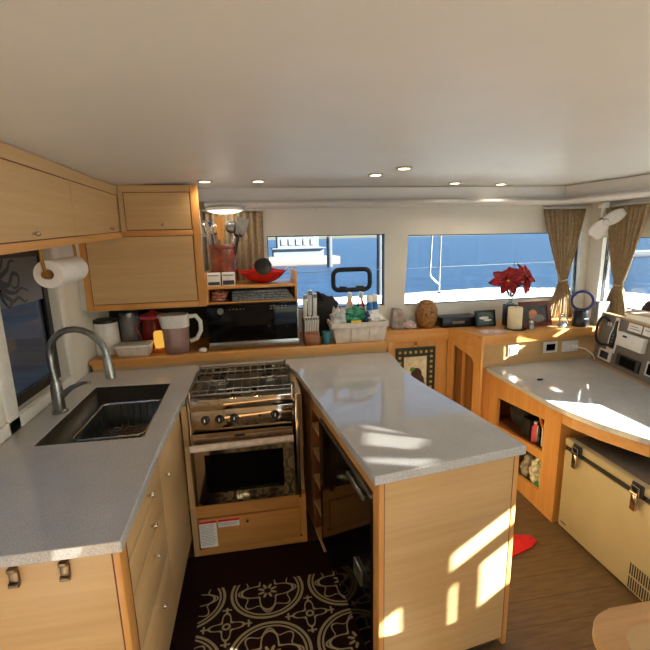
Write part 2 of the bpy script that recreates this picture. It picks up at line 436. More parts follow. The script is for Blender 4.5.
# aft bulkhead with the big cockpit doorway
struct(MB().holed([(XL-.1, 0), (XR+.1, 0), (XR+.1, 2.1), (XL-.1, 2.1)], [[(1.1, .02), (2.4, .02), (2.4, 1.92), (1.1, 1.92)]], 0, .09, lambda u, v, w: (u, YA-w, v)).build('wall_back', 'wall'))
# soffit rim and rail
rim = [(XL, 3.06), (2.40, 3.06), (2.50, 2.45), (2.60, 1.7), (2.60, 1.0)]
def strip(path, prof_pts, mb):
    """sweep a (offset towards wall, z) profile along a plan path"""
    vs = []; n = len(prof_pts); ds = []
    for i, p in enumerate(path):
        a = Vector(path[max(i-1, 0)]); b = Vector(path[min(i+1, len(path)-1)]); p = Vector(p)
        n1 = None
        segs = []
        if i > 0: d = (p-a).normalized(); segs.append(Vector((-d.y, d.x)))
        if i < len(path)-1: d = (b-p).normalized(); segs.append(Vector((-d.y, d.x)))
        m_ = sum(segs, Vector((0, 0))).normalized(); m_ = m_/max(.3, m_.dot(segs[0]))
        for o, z in prof_pts: vs.append((p.x+m_.x*o, p.y+m_.y*o, z))
    fs = []
    for i in range(len(path)-1):
        for k in range(n):
            j = (k+1) % n; fs.append((i*n+k, i*n+j, (i+1)*n+j, (i+1)*n+k))
    fs += [tuple(range(n)), tuple(range((len(path)-1)*n, len(path)*n))[::-1]]
    return mb.add(vs, fs)
struct(strip(rim, [(0.03, 1.93), (.12, 1.93), (.12, 2.015), (.0, 2.015)], MB()).build('trim_1', 'ceil'))
rp = [(.13, 1.885), (.13, 1.93)]+[(.015-.045*math.cos(a), 1.9075+.0225*math.sin(a)) for a in (PI*.5, PI*.32, PI*.16, 0, -PI*.16, -PI*.32, -PI*.5)]
struct(strip([(-.30, 3.06)]+rim[1:], rp, MB()).build('trim_2', 'ceil', ang=50))
struct(MB().prism([(2.42, 3.17), (XR, 3.17), (XR, 1.0), (2.66, 1.0), (2.66, 1.7), (2.56, 2.45), (2.47, 3.1)], 1.895, 2.01).build('trim_3', 'ceil'))
struct(MB().box(-.30, 2.7, 3.15, 3.199, 1.89, 2.01).build('trim_5', 'wall'))

# ------------------------------------------------------------------ galley worktop
wt = MB()
curve = [(.958, 1.306), (.938, 1.5), (.905, 1.73), (.862, 1.98), (.842, 2.15), (.846, 2.34), (.868, 2.55), (.878, 2.685)]
outer = [(XL+.005, 1.06), (-.385, 1.06), (-.395, 1.6), (-.385, 2.08), (-.372, 2.10), (-.372, 2.56), (.185, 2.56), (.185, 2.50), (.215, 2.39), (.353, 1.22)]+curve+[(XL+.005, 2.685)]
SK = [(-.885, 1.70), (-.475, 1.69), (-.49, 2.355), (-.885, 2.385)]
wt.holed(outer, [SK], .866, .901)
worktop = wt.build('worktop', 'quartz', None, (0, 2.6, .866), ang=30)
bv = worktop.modifiers.new('edge', 'BEVEL'); bv.width = .003; bv.segments = 2; bv.limit_method = 'ANGLE'; bv.angle_limit = math.radians(50)
tag(worktop, 'grey speckled quartz galley worktop running round the sink, stove and peninsula', 'worktop')

# left base cabinet
cab = thing('base_cabinet', 'pale wood base cabinet under the sink with stacked drawers and small knobs', 'cabinet', (-.7, 1.5, 0))
MB().box(XL+.02, -.45, 1.15, 2.66, .12, .66).build('carcass', 'panel', cab)
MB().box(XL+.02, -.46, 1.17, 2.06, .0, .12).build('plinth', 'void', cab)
MB().box(XL+.02, -.4225, 1.085, 1.115, .06, .865).build('end_panel', 'panel', cab)
MB().box(-.4195, -.401, 1.085, 1.14, .06, .865, .002).build('corner_post', 'trim_z', cab)
MB().box(-.4225, -.4195, 1.0845, 1.12, .06, .865).build('inlay', 'groove', cab)
MB().box(-.415, -.4015, 1.1415, 1.1465, .12, .865).build('inlay', 'groove', cab)
def front(parent, name, x, y0, y1, z0, z1, ky, kz):
    d = MB().box(x-.018, x, y0, y1, z0, z1, .0015).build(name, 'panel', parent)
    knob(d, (x, ky, kz), (1, 0, 0), r=.009); return d
front(cab, 'drawer_front', -.402, 1.149, 1.589, .765, .863, 1.388, .823)
front(cab, 'drawer_front', -.402, 1.149, 1.589, .650, .763, 1.386, .707)
front(cab, 'drawer_front', -.402, 1.149, 1.589, .445, .648, 1.380, .593)
front(cab, 'drawer_front', -.402, 1.149, 1.589, .13, .443, 1.385, .379)
front(cab, 'door', -.402, 1.591, 2.068, .13, .863, 1.652, .745)
for x, lb in ((-.661, 'hooked bronze flap latch'), (-.538, 'hooked bronze flap latch')):
    tag(MB().box(x-.011, x+.011, 1.066, 1.085, .840, .852, .003).box(x-.012, x+.012, 1.074, 1.0845, .80, .840, .003).cyl((x-.012, 1.073, .802), (x+.012, 1.073, .802), .007).build('latch', M['bronze'], cab), lb)

# sink
sink = thing('sink', 'deep stainless steel sink set into the left worktop', 'sink', (-.68, 2.03, .66))
def basin(p, z0, z1, r=0):
    mb = MB(); t = [(x, y) for x, y in p]; c = (sum(x for x, y in t)/4, sum(y for x, y in t)/4)
    inn = [(c[0]+(x-c[0])*.93, c[1]+(y-c[1])*.95) for x, y in t]
    out = [(c[0]+(x-c[0])*1.0, c[1]+(y-c[1])*1.0) for x, y in t]
    v = [(x, y, z1) for x, y in out]+[(x, y, z0) for x, y in inn]
    return mb.add(v, [(4, 5, 6, 7)]+[(i, (i+1) % 4, 4+(i+1) % 4, 4+i) for i in range(4)])
SKi = [(-.884, 1.701), (-.476, 1.691), (-.491, 2.354), (-.884, 2.384)]
basin(SKi, .685, .8985).build('basin', plain('dark_basin_steel', (112, 118, 118), .34, 1, vary=.05), sink, solid=.002)
MB().lathe([(.04, 0), (.042, .004), (.03, .005), (.0, .003)], (-.68, 2.03, .689), 20).build('drain', 'chrome', sink)
# dish rack inside the sink
rack = thing('dish_rack', 'wire dish rack standing inside the sink', 'rack', (-.66, 2.1, .69))
def wire_loop(x0, x1, y0, y1, z, r=.03): return [((x0+x1)/2+a, (y0+y1)/2+b, z) for a, b in rrect(x1-x0, y1-y0, r)]
MB().tube(wire_loop(-.82, -.52, 1.86, 2.28, .835), .006, 8, True).build('rim', 'chrome', rack)
m_ = MB()
for k in range(11):
    y = 1.89+k*.036; m_.tube([(-.815, y, .835), (-.80, y, .71), (-.54, y, .71), (-.525, y, .835)], .003, 6)
for k in range(9):
    x = -.80+k*.0325; m_.tube([(x, 1.865, .835), (x, 1.88, .712), (x, 2.26, .712), (x, 2.275, .835)], .003, 6)
m_.build('wire_basket', 'chrome', rack)
for x in (-.78, -.56):
    for y in (1.92, 2.22): MB().lathe([(.007, 0), (.007, .017)], (x, y, .6895), 8).build('foot', 'rubber', rack)
# faucet
fa = thing('faucet', 'brushed steel gooseneck faucet beside the sink', 'faucet', (-.93, 2.05, .901))
MB().lathe([(.034, 0), (.034, .008), (.027, .014), (.025, .12), (.02, .15)], (-.93, 2.05, .902), 20).build('base', 'steelb', fa)
pts = [(-.93, 2.05, 1.05), (-.938, 2.054, 1.12), (-.938, 2.053, 1.17)]
for k in range(13):
    a = PI-(PI*1.02)*k/12; pts.append((-.805+.133*math.cos(a), 2.015-.038*math.cos(a), 1.172+.125*math.sin(a)))
MB().tube(pts, .0145, 14).build('spout', 'steelb', fa)
MB().lathe([(.015, 0), (.018, .01), (.021, .06), (.021, .10), (.016, .103)], (-.672, 1.975, 1.172), 18, (.10, -.02, -1)).build('spray_head', 'steelb', fa)
MB().tube([(-.905, 2.045, .985), (-.86, 2.035, 1.02), (-.80, 2.015, 1.045), (-.765, 2.0, 1.05)], [.016, .012, .009, .008], 10).build('lever', 'steelb', fa)

# ------------------------------------------------------------------ galley shelf
sh = thing('galley_shelf', 'wooden ledge with raised lip behind the galley worktop', 'shelf', (-.1, 2.95, .9))
MB().box(XL+.005, .885, 2.70, 3.195, .935, .962).build('shelf_board', 'trim_x', sh)
MB().box(XL+.03, .895, 2.672, 2.70, .925, .976, .004).build('lip', 'trim_x', sh)
MB().box(XL+.03, .885, 2.686, 2.70, .902, .925).build('splashback', 'panel', sh)
MB().box(.862, .897, 2.665, 2.702, .902, .977, .003).build('end_block', 'trim_z', sh)
MB().box(.862, .896, 2.70, 3.19, .02, .934).build('end_panel', 'panel_v', sh)

# ------------------------------------------------------------------ stove
st = thing('stove', 'stainless steel marine stove with oven, wire grate and four knobs', 'stove', (-.095, 2.32, .25))
SX0, SX1, SY0, SY1 = -.352, .165, 2.06, 2.54
MB().box(SX0+.01, SX1-.01, SY0+.04, SY1, .325, .86).build('body', 'steelb', st)
MB().box(SX0, SX1, SY0+.0, SY1, .845, .875, .006).build('cooktop', plain('dark_stained_steel', (96, 86, 74), .28, .8, vary=.25, scale=14), st)
MB().box(SX0, SX1, SY0-.012, SY0+.02, .842, .90, .005).build('front_rail', 'steel', st)
MB().box(SX0+.004, SX1-.004, SY0-.004, SY0+.04, .735, .842, .004).build('control_panel', 'steel', st)
for x in (-.28, -.21, -.137, .066):
    k = MB().lathe([(.022, 0), (.022, .006), (.017, .009), (.016, .024), (.013, .027), (0, .027)], (x, SY0-.004, .793), 20, (0, -1, 0)).build('knob', 'black', st)
    MB().box(x-.0025, x+.0025, SY0-.034, SY0-.031, .793, .808).build('pointer', 'white', k)
MB().cyl((-.01, SY0-.006, .793), (-.01, SY0-.002, .793), .008).build('igniter_button', 'black', st)
# oven door
dr = MB().holed([(SX0+.006, .345), (SX1-.012, .345), (SX1-.012, .728), (SX0+.006, .728)], [[(-.298, .398), (.098, .398), (.098, .612), (-.298, .612)]], SY0-.022, SY0+.03, lambda u, v, w: (u, w, v)).build('oven_door', 'steel', st)
MB().box(-.298, .098, SY0-.008, SY0-.002, .398, .612).build('window', 'blackg', dr)
MB().cyl((-.356, SY0-.055, .668), (.152, SY0-.055, .676), .0175, n=16).build('handle', plain('steel_painted_reflection', (222, 206, 190), .3), dr)  # pale colour stands in for the ceiling reflected in the steel bar
for x in (-.345, .14): MB().box(x-.007, x+.007, SY0-.055, SY0-.02, .661, .679, .002).build('handle_bracket', 'steel', dr)
MB().box(-.14, -.09, SY0-.0245, SY0-.0215, .70, .713).build('badge', 'black', dr)
MB().box(SX0+.02, SX1-.02, SY0-.008, SY0+.03, .326, .342).build('toe_bar', 'steel', st)
# burners
for x, y, r in ((-.235, 2.40, .045), (.045, 2.40, .04), (-.095, 2.21, .055)):
    b = MB().lathe([(r*1.5, 0), (r*1.45, .004), (r, .006), (r, .016), (r*.85, .018)], (x, y, .8745), 24).build('burner', 'steel', st)
    MB().lathe([(r*.8, 0), (r*.8, .006), (r*.6, .009), (0, .01)], (x, y, .892), 24).build('burner_cap', 'black', b)
# grate: one welded wire rack, plus fiddle rail
m_ = MB(); gz = .928
m_.tube(wire_loop(SX0+.006, SX1-.006, 2.045, 2.50, gz, .015), .0045, 8, True)
for k in range(1, 12):
    x = SX0+.006+(SX1-SX0-.012)*k/12; m_.cyl((x, 2.045, gz), (x, 2.50, gz), .0032, n=8)
for y in (2.12, 2.27, 2.42): m_.cyl((SX0+.006, y, gz-.005), (SX1-.006, y, gz-.005), .0035, n=8)
m_.build('grate', 'steelb', st)
for x in (SX0+.008, SX1-.008):
    for y in (2.05, 2.49): MB().cyl((x, y, .87), (x, y, .95), .006, n=10).build('grate_post', 'steel', st)
MB().box(SX0+.01, SX1-.01, 2.525, 2.535, .87, .93).build('back_guard', 'steel', st)
MB().box(SX1+.003, SX1+.020, 2.03, 2.30, .32, .905, .003).build('side_guard', 'steel', st)
MB().box(SX0-.016, SX0-.004, 2.09, 2.12, .30, .895, .003).build('side_guard', 'steel', st)

# stove surround cabinet
sr = thing('stove_cabinet', 'wooden housing round the stove with a drawer below the oven', 'cabinet', (-.1, 2.3, 0))
MB().box(-.398, -.371, 2.082, 2.62, .0, .864).build('side_panel', 'panel_v', sr)
MB().box(.186, .212, 2.135, 2.62, .0, .864).build('side_panel', 'panel_v', sr)
MB().box(.1865, .212, 2.09, 2.134, .0, .30).build('side_panel', 'trim_z', sr)
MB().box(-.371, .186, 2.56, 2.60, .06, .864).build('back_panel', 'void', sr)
MB().box(-.371, .186, 2.085, 2.56, .235, .30).build('stove_sill', 'trim_x', sr)
MB().box(-.371, .186, 2.10, 2.13, .0, .235).build('apron', 'trim_x', sr)
dw = MB().box(-.362, .172, 2.082, 2.0995, .045, .222, .002).build('drawer_front', 'trim_x', sr)
knob(dw, (-.108, 2.082, .198), (0, -1, 0), r=.008)
MB().box(-.371, .186, 2.084, 2.0995, .0, .042).build('bottom_rail', 'trim_x', sr)
def sheet(name, label, x0, x1, z0, z1, lines):
    t = thing(name, label, 'notice', ((x0+x1)/2, 2.081, z0))
    MB().box(x0, x1, 2.0805, 2.0815, z0, z1).build('paper', 'paper', t)
    MB().box(x0, x1, 2.0798, 2.0803, z1-.014, z1).build('red_header', 'red', t)
    m_ = MB(); z = z1-.024
    while z > z0+.008:
        m_.box(x0+.006, x1-.006-random.random()*.02, 2.0798, 2.0803, z-.0015, z); z -= lines
    m_.build('print_lines', 'grey', t)
sheet('warning_sheet', 'tall white warning sheet with red header on the drawer below the oven', -.362, -.272, .055, .212, .009)
sheet('warning_label', 'short wide white notice with red header near the drawer knob', -.262, -.152, .165, .212, .008)

# ------------------------------------------------------------------ peninsula
pn = thing('peninsula_cabinet', 'pale wood peninsula cabinet below the quartz overhang', 'cabinet', (.55, 1.75, 0))
def pl(t, off=0.0):                                       # points along the galley face of the peninsula
    a, b = Vector((.372, 1.235)), Vector((.238, 2.39)); n = Vector((.993, .115))
    q = a+(b-a)*t+n*off; return (q.x, q.y)
def pen_front(u0, u1, z0, z1, d0, d1, name, m, parent=pn, b=0):
    L = 1.163
    return MB().prism([pl(u0/L, d0), pl(u1/L, d0), pl(u1/L, d1), pl(u0/L, d1)], z0, z1, b).build(name, m, parent)
EA, EB = Vector((.372, 1.238)), Vector((.936, 1.314)); ed_ = (EB-EA).normalized(); en = Vector((-ed_.y, ed_.x))
def pe(u, d): q = EA+ed_*u+en*d; return (q.x, q.y)
MB().prism([pe(.022, 0), pe(.545, 0), pe(.545, .02), pe(.022, .02)], .055, .864).build('end_panel', 'panel', pn)
MB().prism([pe(0, -.002), pe(.0195, -.002), pe(.0195, .05), pe(0, .05)], .02, .864, .002).build('corner_post', 'trim_z', pn)
MB().prism([pe(.0195, 0), pe(.022, 0), pe(.022, .02), pe(.0195, .02)], .055, .864).build('inlay', 'groove', pn)
MB().prism([pe(.545, 0), pe(.548, 0), pe(.548, .02), pe(.545, .02)], .055, .864).build('inlay', 'groove', pn)
MB().prism([pe(.548, -.002), pe(.568, -.002), pe(.568, .05), pe(.548, .05)], .02, .864, .002).build('corner_post', 'trim_z', pn)
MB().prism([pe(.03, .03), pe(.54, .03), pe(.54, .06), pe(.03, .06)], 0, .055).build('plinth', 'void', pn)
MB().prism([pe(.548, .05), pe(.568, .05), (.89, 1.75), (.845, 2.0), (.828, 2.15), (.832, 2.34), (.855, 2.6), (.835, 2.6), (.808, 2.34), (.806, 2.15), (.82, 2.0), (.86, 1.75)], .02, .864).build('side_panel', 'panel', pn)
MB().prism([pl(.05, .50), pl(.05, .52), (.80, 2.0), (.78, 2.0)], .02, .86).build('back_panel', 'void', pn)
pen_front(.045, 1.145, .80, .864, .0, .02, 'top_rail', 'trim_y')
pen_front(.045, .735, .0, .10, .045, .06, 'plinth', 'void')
# bottle cubby column with open pigeonholes
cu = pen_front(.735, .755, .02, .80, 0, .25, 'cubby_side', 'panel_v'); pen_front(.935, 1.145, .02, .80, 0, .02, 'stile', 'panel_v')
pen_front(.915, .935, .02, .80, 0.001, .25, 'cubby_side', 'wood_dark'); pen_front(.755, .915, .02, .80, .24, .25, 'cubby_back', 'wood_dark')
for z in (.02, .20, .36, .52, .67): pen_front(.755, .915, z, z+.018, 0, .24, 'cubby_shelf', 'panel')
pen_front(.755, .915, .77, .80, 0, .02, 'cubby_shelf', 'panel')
# refrigerator
fr = thing('refrigerator', 'black glossy under-counter refrigerator in the peninsula', 'refrigerator', (.5, 1.6, .1))
pen_front(.052, .728, .10, .79, .004, .45, 'body', 'black', fr)
fd = pen_front(.052, .728, .105, .775, -.012, .0035, 'door', 'blackg', fr)
pen_front(.09, .27, .745, .765, -.026, -.0125, 'handle', 'steelb', fd, .003)
pen_front(.052, .728, .7755, .79, -.010, .0035, 'top_strip', 'steelb', fr)
pen_front(.12, .20, .36, .43, -.024, -.0125, 'catch', 'steelb', fd, .003)

# rug and red mat
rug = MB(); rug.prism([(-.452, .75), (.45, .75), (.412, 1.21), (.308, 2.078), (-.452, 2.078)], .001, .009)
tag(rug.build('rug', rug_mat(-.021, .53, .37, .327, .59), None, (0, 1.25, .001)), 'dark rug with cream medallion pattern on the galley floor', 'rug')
tag(MB().prism([(1.16, 1.86), (1.31, 1.915), (1.445, 1.885), (1.455, 1.835), (1.40, 1.80), (1.20, 1.74)], .001, .012, .003).build('floor_mat', 'red', None, (1.3, 1.85, .001)), 'bright red felt mat on the passage floor behind the peninsula', 'mat')

# ------------------------------------------------------------------ upper cabinets
uc = thing('wall_cabinet', 'long pale wood wall cabinet above the galley window', 'cabinet', (-.9, 2.0, 1.66))
def zb(y): return 1.642+(y-1.44)*.046
def slab(x0, x1, y0, y1, f0, f1, name, m, parent, b=0):
    return MB().hexa([(x0, y0, f0(y0)), (x1, y0, f0(y0)), (x1, y1, f0(y1)), (x0, y1, f0(y1)), (x0, y0, f1(y0)), (x1, y0, f1(y0)), (x1, y1, f1(y1)), (x0, y1, f1(y1))], b).build(name, m, parent)
slab(XL+.002, -.768, .70, 2.698, lambda y: zb(y)+.012, lambda y: 1.97, 'carcass', 'panel', uc)
slab(XL+.002, -.746, .70, 2.697, lambda y: zb(y), lambda y: zb(y)+.03, 'bottom_rail', 'trim_y', uc)
slab(-.768, -.748, .70, 2.697, lambda y: 1.937, lambda y: 1.985, 'top_rail', 'panel', uc)
slab(-.768, -.7495, .70, 2.697, lambda y: zb(y)+.03, lambda y: zb(y)+.034, 'inlay', 'groove', uc)
slab(-.768, -.7495, .70, 2.697, lambda y: 1.933, lambda y: 1.937, 'inlay', 'groove', uc)
for y0, y1, ky in ((.72, 1.30, 1.25), (1.304, 2.038, 1.66), (2.042, 2.69, 2.50)):
    d = slab(-.768, -.75, y0, y1, lambda y: zb(y)+.0345, lambda y: 1.9325, 'door', 'panel', uc)
    knob(d, (-.75, ky, zb(ky)+.055), (1, 0, 0), r=.009)
cc = thing('corner_cabinet', 'pale wood corner cabinet with two doors above the kettle shelf', 'cabinet', (-.65, 2.9, 1.27))
MB().box(XL+.002, -.335, 2.722, 3.05, 1.275, 1.985).build('carcass', 'wall', cc)
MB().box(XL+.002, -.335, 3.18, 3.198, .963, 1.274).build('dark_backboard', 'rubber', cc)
MB().box(-.345, -.30, 2.70, 2.722, 1.27, 1.99, .002).build('stile', 'trim_z', cc)
MB().box(-.99, -.955, 2.70, 2.722, 1.27, 1.70, .002).build('stile', 'trim_z', cc)
MB().box(-.954, -.346, 2.70, 2.722, 1.27, 1.305, .002).build('bottom_rail', 'trim_x', cc)
MB().box(-.745, -.346, 2.70, 2.722, 1.705, 1.735, .002).build('middle_rail', 'trim_x', cc)
MB().box(-.745, -.346, 2.70, 2.722, 1.955, 1.992).build('top_rail', 'panel', cc)
MB().box(-.745, -.72, 2.70, 2.722, 1.736, 1.955).build('stile', 'panel_v', cc)
for x0, x1, z0, z1, kx, kz in ((-.949, -.351, 1.31, 1.70, -.385, 1.505), (-.715, -.351, 1.741, 1.95, -.51, 1.765)):
    MB().box(x0-.004, x1+.004, 2.703, 2.722, z0-.004, z1+.004).build('inlay', 'groove', cc)
    d = MB().box(x0, x1, 2.70, 2.703, z0, z1).build('door', 'panel', cc)
    knob(d, (kx, 2.70, kz), (0, -1, 0), r=.010)
# paper towel roll on its bracket
pt = thing('paper_towel_roll', 'white kitchen paper roll hanging under the wall cabinet', 'paper roll', (-.86, 2.12, 1.54))
RC = Vector((-.86, 1.98, 1.545)); RE = Vector((-.86, 2.27, 1.552))
MB().lathe([(.022, 0), (.058, 0), (.060, .004), (.060, .286), (.058, .29), (.022, .29), (.022, 0)], RC, 32, RE-RC, cap=False).build('paper', 'paper', pt)
MB().lathe([(.02, .003), (.022, .001), (.022, .289), (.02, .287), (.02, .003)], RC, 24, RE-RC, cap=False).build('cardboard_core', 'tan', pt)
ph = thing('paper_holder', 'brass bracket holding the kitchen paper roll', 'holder', (-.86, 2.12, 1.66))
MB().cyl((-.86, 1.955, 1.545), (-.86, 2.30, 1.552), .018, n=14).build('rod', 'brass', ph)
MB().tube([(-.86, 1.957, 1.545), (-.862, 1.95, 1.60), (-.866, 1.955, 1.665)], .007, 8).lathe([(.016, 0), (.016, .004), (.012, .012), (.0, .014)], (-.86, 1.955, 1.545), 14, (0, -1, 0)).build('arm', 'brass', ph)
MB().tube([(-.86, 2.30, 1.552), (-.862, 2.305, 1.60), (-.866, 2.30, 1.68)], .007, 8).build('arm', 'brass', ph)
# octopus picture stuck on the window pane
m_ = MB(); gx = XL-.041
ob = (2.05, 1.53)
def tent(pts, w): m_.tube([(gx, a, b) for a, b in pts], w, 6, sx=.12)
def arc_path(p, n=10):
    out = []
    for i in range(len(p)-1):
        p0 = p[max(i-1, 0)]; p1 = p[i]; p2 = p[i+1]; p3 = p[min(i+2, len(p)-1)]
        for k in range(n):
            t = k/n
            out.append(tuple(.5*((2*p1[j])+(-p0[j]+p2[j])*t+(2*p0[j]-5*p1[j]+4*p2[j]-p3[j])*t*t+(-p0[j]+3*p1[j]-3*p2[j]+p3[j])*t**3) for j in (0, 1)))
    return out+[p[-1]]
for p in ([(2.02, 1.52), (2.08, 1.50), (2.13, 1.545), (2.17, 1.53), (2.16, 1.49), (2.12, 1.48), (2.10, 1.50)],
          [(2.01, 1.51), (2.07, 1.47), (2.13, 1.46), (2.18, 1.475), (2.24, 1.455)],
          [(2.0, 1.50), (2.05, 1.45), (2.10, 1.425), (2.15, 1.435), (2.19, 1.41), (2.22, 1.415)],
          [(1.99, 1.49), (2.02, 1.43), (2.06, 1.40), (2.08, 1.42)],
          [(2.03, 1.54), (2.09, 1.565), (2.12, 1.60), (2.16, 1.60)],
          [(2.02, 1.56), (2.06, 1.60), (2.07, 1.635)],
          [(1.97, 1.49), (1.96, 1.43), (1.98, 1.38), (2.01, 1.38)]):
    q = arc_path(p); n = len(q); m_.tube([(gx, a, b) for a, b in q], [.013*(1-.75*i/n) for i in range(n)], 6, sx=.12)
m_.ell((gx, 1.985, 1.56), .0012, .045, .045)
tag(m_.build('octopus_decal', 'ink', None, (gx, 2.05, 1.4)), 'dark octopus drawing stuck on the smoked galley window', 'decal')

# ------------------------------------------------------------------ things on the galley shelf, left
Z = .9625
can = thing('canister', 'white canister with black lid at the left end of the kettle shelf', 'canister', (-.965, 2.90, Z))
MB().lathe([(.075, 0), (.078, .01), (.072, .20), (.07, .205)], (-.965, 2.90, Z), 28).build('body', 'white', can)
MB().lathe([(.072, 0), (.072, .018), (.06, .022), (0, .022)], (-.965, 2.90, Z+.2055), 28).build('lid', 'black', can)
jar = thing('glass_jar', 'clear glass jar, reflections put in as whitish colour, with steel lid behind the white food container', 'jar', (-.872, 3.09, Z))
MB().lathe([(.062, .001), (.065, .004), (.065, .19), (.058, .205), (.058, .215)], (-.872, 3.09, Z), 24).build('body', 'jar_sheen', jar)
MB().lathe([(.061, 0), (.061, .02), (0, .02)], (-.872, 3.09, Z+.2155), 24).build('lid', 'steelb', jar)
rc = thing('kettle', 'dark red kettle with pink lid under the corner cabinet', 'kettle', (-.70, 3.02, Z))
MB().lathe([(.082, 0), (.085, .01), (.075, .12), (.064, .20)], (-.70, 3.02, Z), 28).build('body', 'redp', rc)
MB().lathe([(.085, 0), (.085, .02), (.03, .035), (.012, .05), (0, .05)], (-.70, 3.02, Z+.2005), 28).build('lid', 'pink', rc)
MB().tube([(-.77, 2.99, Z+.19), (-.80, 2.96, Z+.15), (-.77, 2.97, Z+.06)], .008, 8).build('handle', 'redp', rc)
fc = thing('food_container', 'flat white lidded food container in front of the red kettle', 'container', (-.775, 2.79, Z))
MB().hexa([(-.865, 2.745, Z), (-.685, 2.745, Z), (-.685, 2.855, Z), (-.865, 2.855, Z), (-.875, 2.735, Z+.062), (-.675, 2.735, Z+.062), (-.675, 2.865, Z+.062), (-.875, 2.865, Z+.062)], .006).build('tub', 'bucketw', fc)
MB().box(-.882, -.668, 2.728, 2.872, Z+.063, Z+.077, .005).build('lid', 'white', fc)
yl = thing('night_light', 'small glowing yellow candle light beside the water pitcher', 'light', (-.635, 2.85, Z))
MB().lathe([(.04, 0), (.042, .02), (.03, .028)], (-.635, 2.85, Z), 20).build('base', 'orange', yl)
MB().lathe([(.028, 0), (.032, .03), (.032, .095), (.026, .108), (0, .11)], (-.635, 2.85, Z+.0285), 20).build('glowing_shade', 'flame', yl)
wp = thing('water_pitcher', 'water filter pitcher with white lid and handle', 'pitcher', (-.50, 2.80, Z))
pp = rrect(.16, .12, .05)
def loft(rings, n0=None):
    vs = []; fs = []; n = len(rings[0])
    for r in rings: vs += r
    for i in range(len(rings)-1):
        for k in range(n): fs.append((i*n+k, i*n+(k+1) % n, (i+1)*n+(k+1) % n, (i+1)*n+k))
    fs += [tuple(range(n))[::-1], tuple(range((len(rings)-1)*n, len(rings)*n))]
    return MB().add(vs, fs)
def ring(c, sx, sy, z, dx=0): return [(c[0]+dx+x*sx, c[1]+y*sy, z) for x, y in pp]
loft([ring((-.515, 2.80), .85, .85, Z), ring((-.515, 2.80), .95, 1, Z+.02), ring((-.515, 2.80), 1.05, 1.1, Z+.17)]).build('jug', 'amber', wp)
loft([ring((-.515, 2.80), .45, .6, Z+.04), ring((-.515, 2.80), .5, .7, Z+.165)]).build('filter', 'white', wp)
loft([ring((-.515, 2.80), 1.06, 1.12, Z+.171), ring((-.52, 2.80), 1.14, 1.2, Z+.235), ring((-.525, 2.80), 1.2, 1.2, Z+.24), ring((-.525, 2.80), 1.16, 1.15, Z+.252)]).build('lid', 'white', wp)
MB().tube([(-.432, 2.80, Z+.232), (-.385, 2.795, Z+.237), (-.358, 2.79, Z+.20), (-.358, 2.79, Z+.14), (-.385, 2.79, Z+.09), (-.428, 2.795, Z+.072)], .014, 12).build('handle', 'white', wp)
tag(MB().lump((-.352, 2.742, Z+.017), .026, .03, .017, .12, 3).build('sponge', 'white', None, (-.352, 2.742, Z)), 'small white sponge between the pitcher and the microwave', 'sponge')

# ------------------------------------------------------------------ microwave, its hutch and what is on it
mw = thing('microwave', 'black microwave oven with steel lower trim on the galley shelf', 'microwave', (-.02, 2.98, Z))
MX0, MX1, MY0 = -.312, .277, 2.77
MB().box(MX0, MX1, MY0+.03, 3.12, Z+.008, 1.262, .004).build('body', 'black', mw)
MB().box(MX0, MX1-.0125, MY0, MY0+.0295, Z+.055, 1.262, .003).build('door', 'blackg', mw)
MB().box(MX1-.012, MX1, MY0-.001, MY0+.0295, Z+.0545, 1.262, .002).build('side_trim', 'steelb', mw)
MB().box(MX0, MX1, MY0-.002, MY0+.0295, Z+.006, Z+.054, .002).build('lower_trim', 'steelb', mw)
MB().lathe([(.02, 0), (.02, .008), (.017, .012), (0, .012)], (-.225, MY0, 1.222), 20, (0, -1, 0)).build('sticker_disc', 'grey', mw)
m_ = MB()
for k in range(5): m_.box(-.17+k*.022, -.16+k*.022, MY0-.001, MY0-.0003, 1.228, 1.234)
for k in range(5):
    for j in range(2): m_.box(.09+k*.024, .105+k*.024, MY0-.001, MY0-.0003, 1.222+j*.016, 1.228+j*.016)
m_.build('key_markings', 'grey', mw)
MB().box(.20, .205, MY0-.001, MY0-.0003, 1.10, 1.105).box(-.03, .01, MY0-.003, MY0-.0023, Z+.027, Z+.035).build('display_mark', 'grey', mw)
hu = thing('microwave_hutch', 'open wooden rack standing on top of the microwave', 'hutch', (-.02, 2.98, Z))
MB().box(-.314, -.297, 2.80, 3.13, 1.2625, 1.465, .002).build('side_panel', 'trim_z', hu)
MB().box(.262, .279, 2.80, 3.13, 1.2625, 1.465, .002).build('side_panel', 'trim_z', hu)
MB().box(-.2965, .2615, 2.79, 3.13, 1.362, 1.380, .002).build('top_shelf', 'trim_x', hu)
MB().box(-.2965, .2615, 2.80, 3.13, 1.266, 1.276).build('middle_shelf', 'trim_x', hu)
MB().box(-.2965, .2615, 3.12, 3.13, 1.277, 1.361).build('back_board', 'wood_dark', hu)
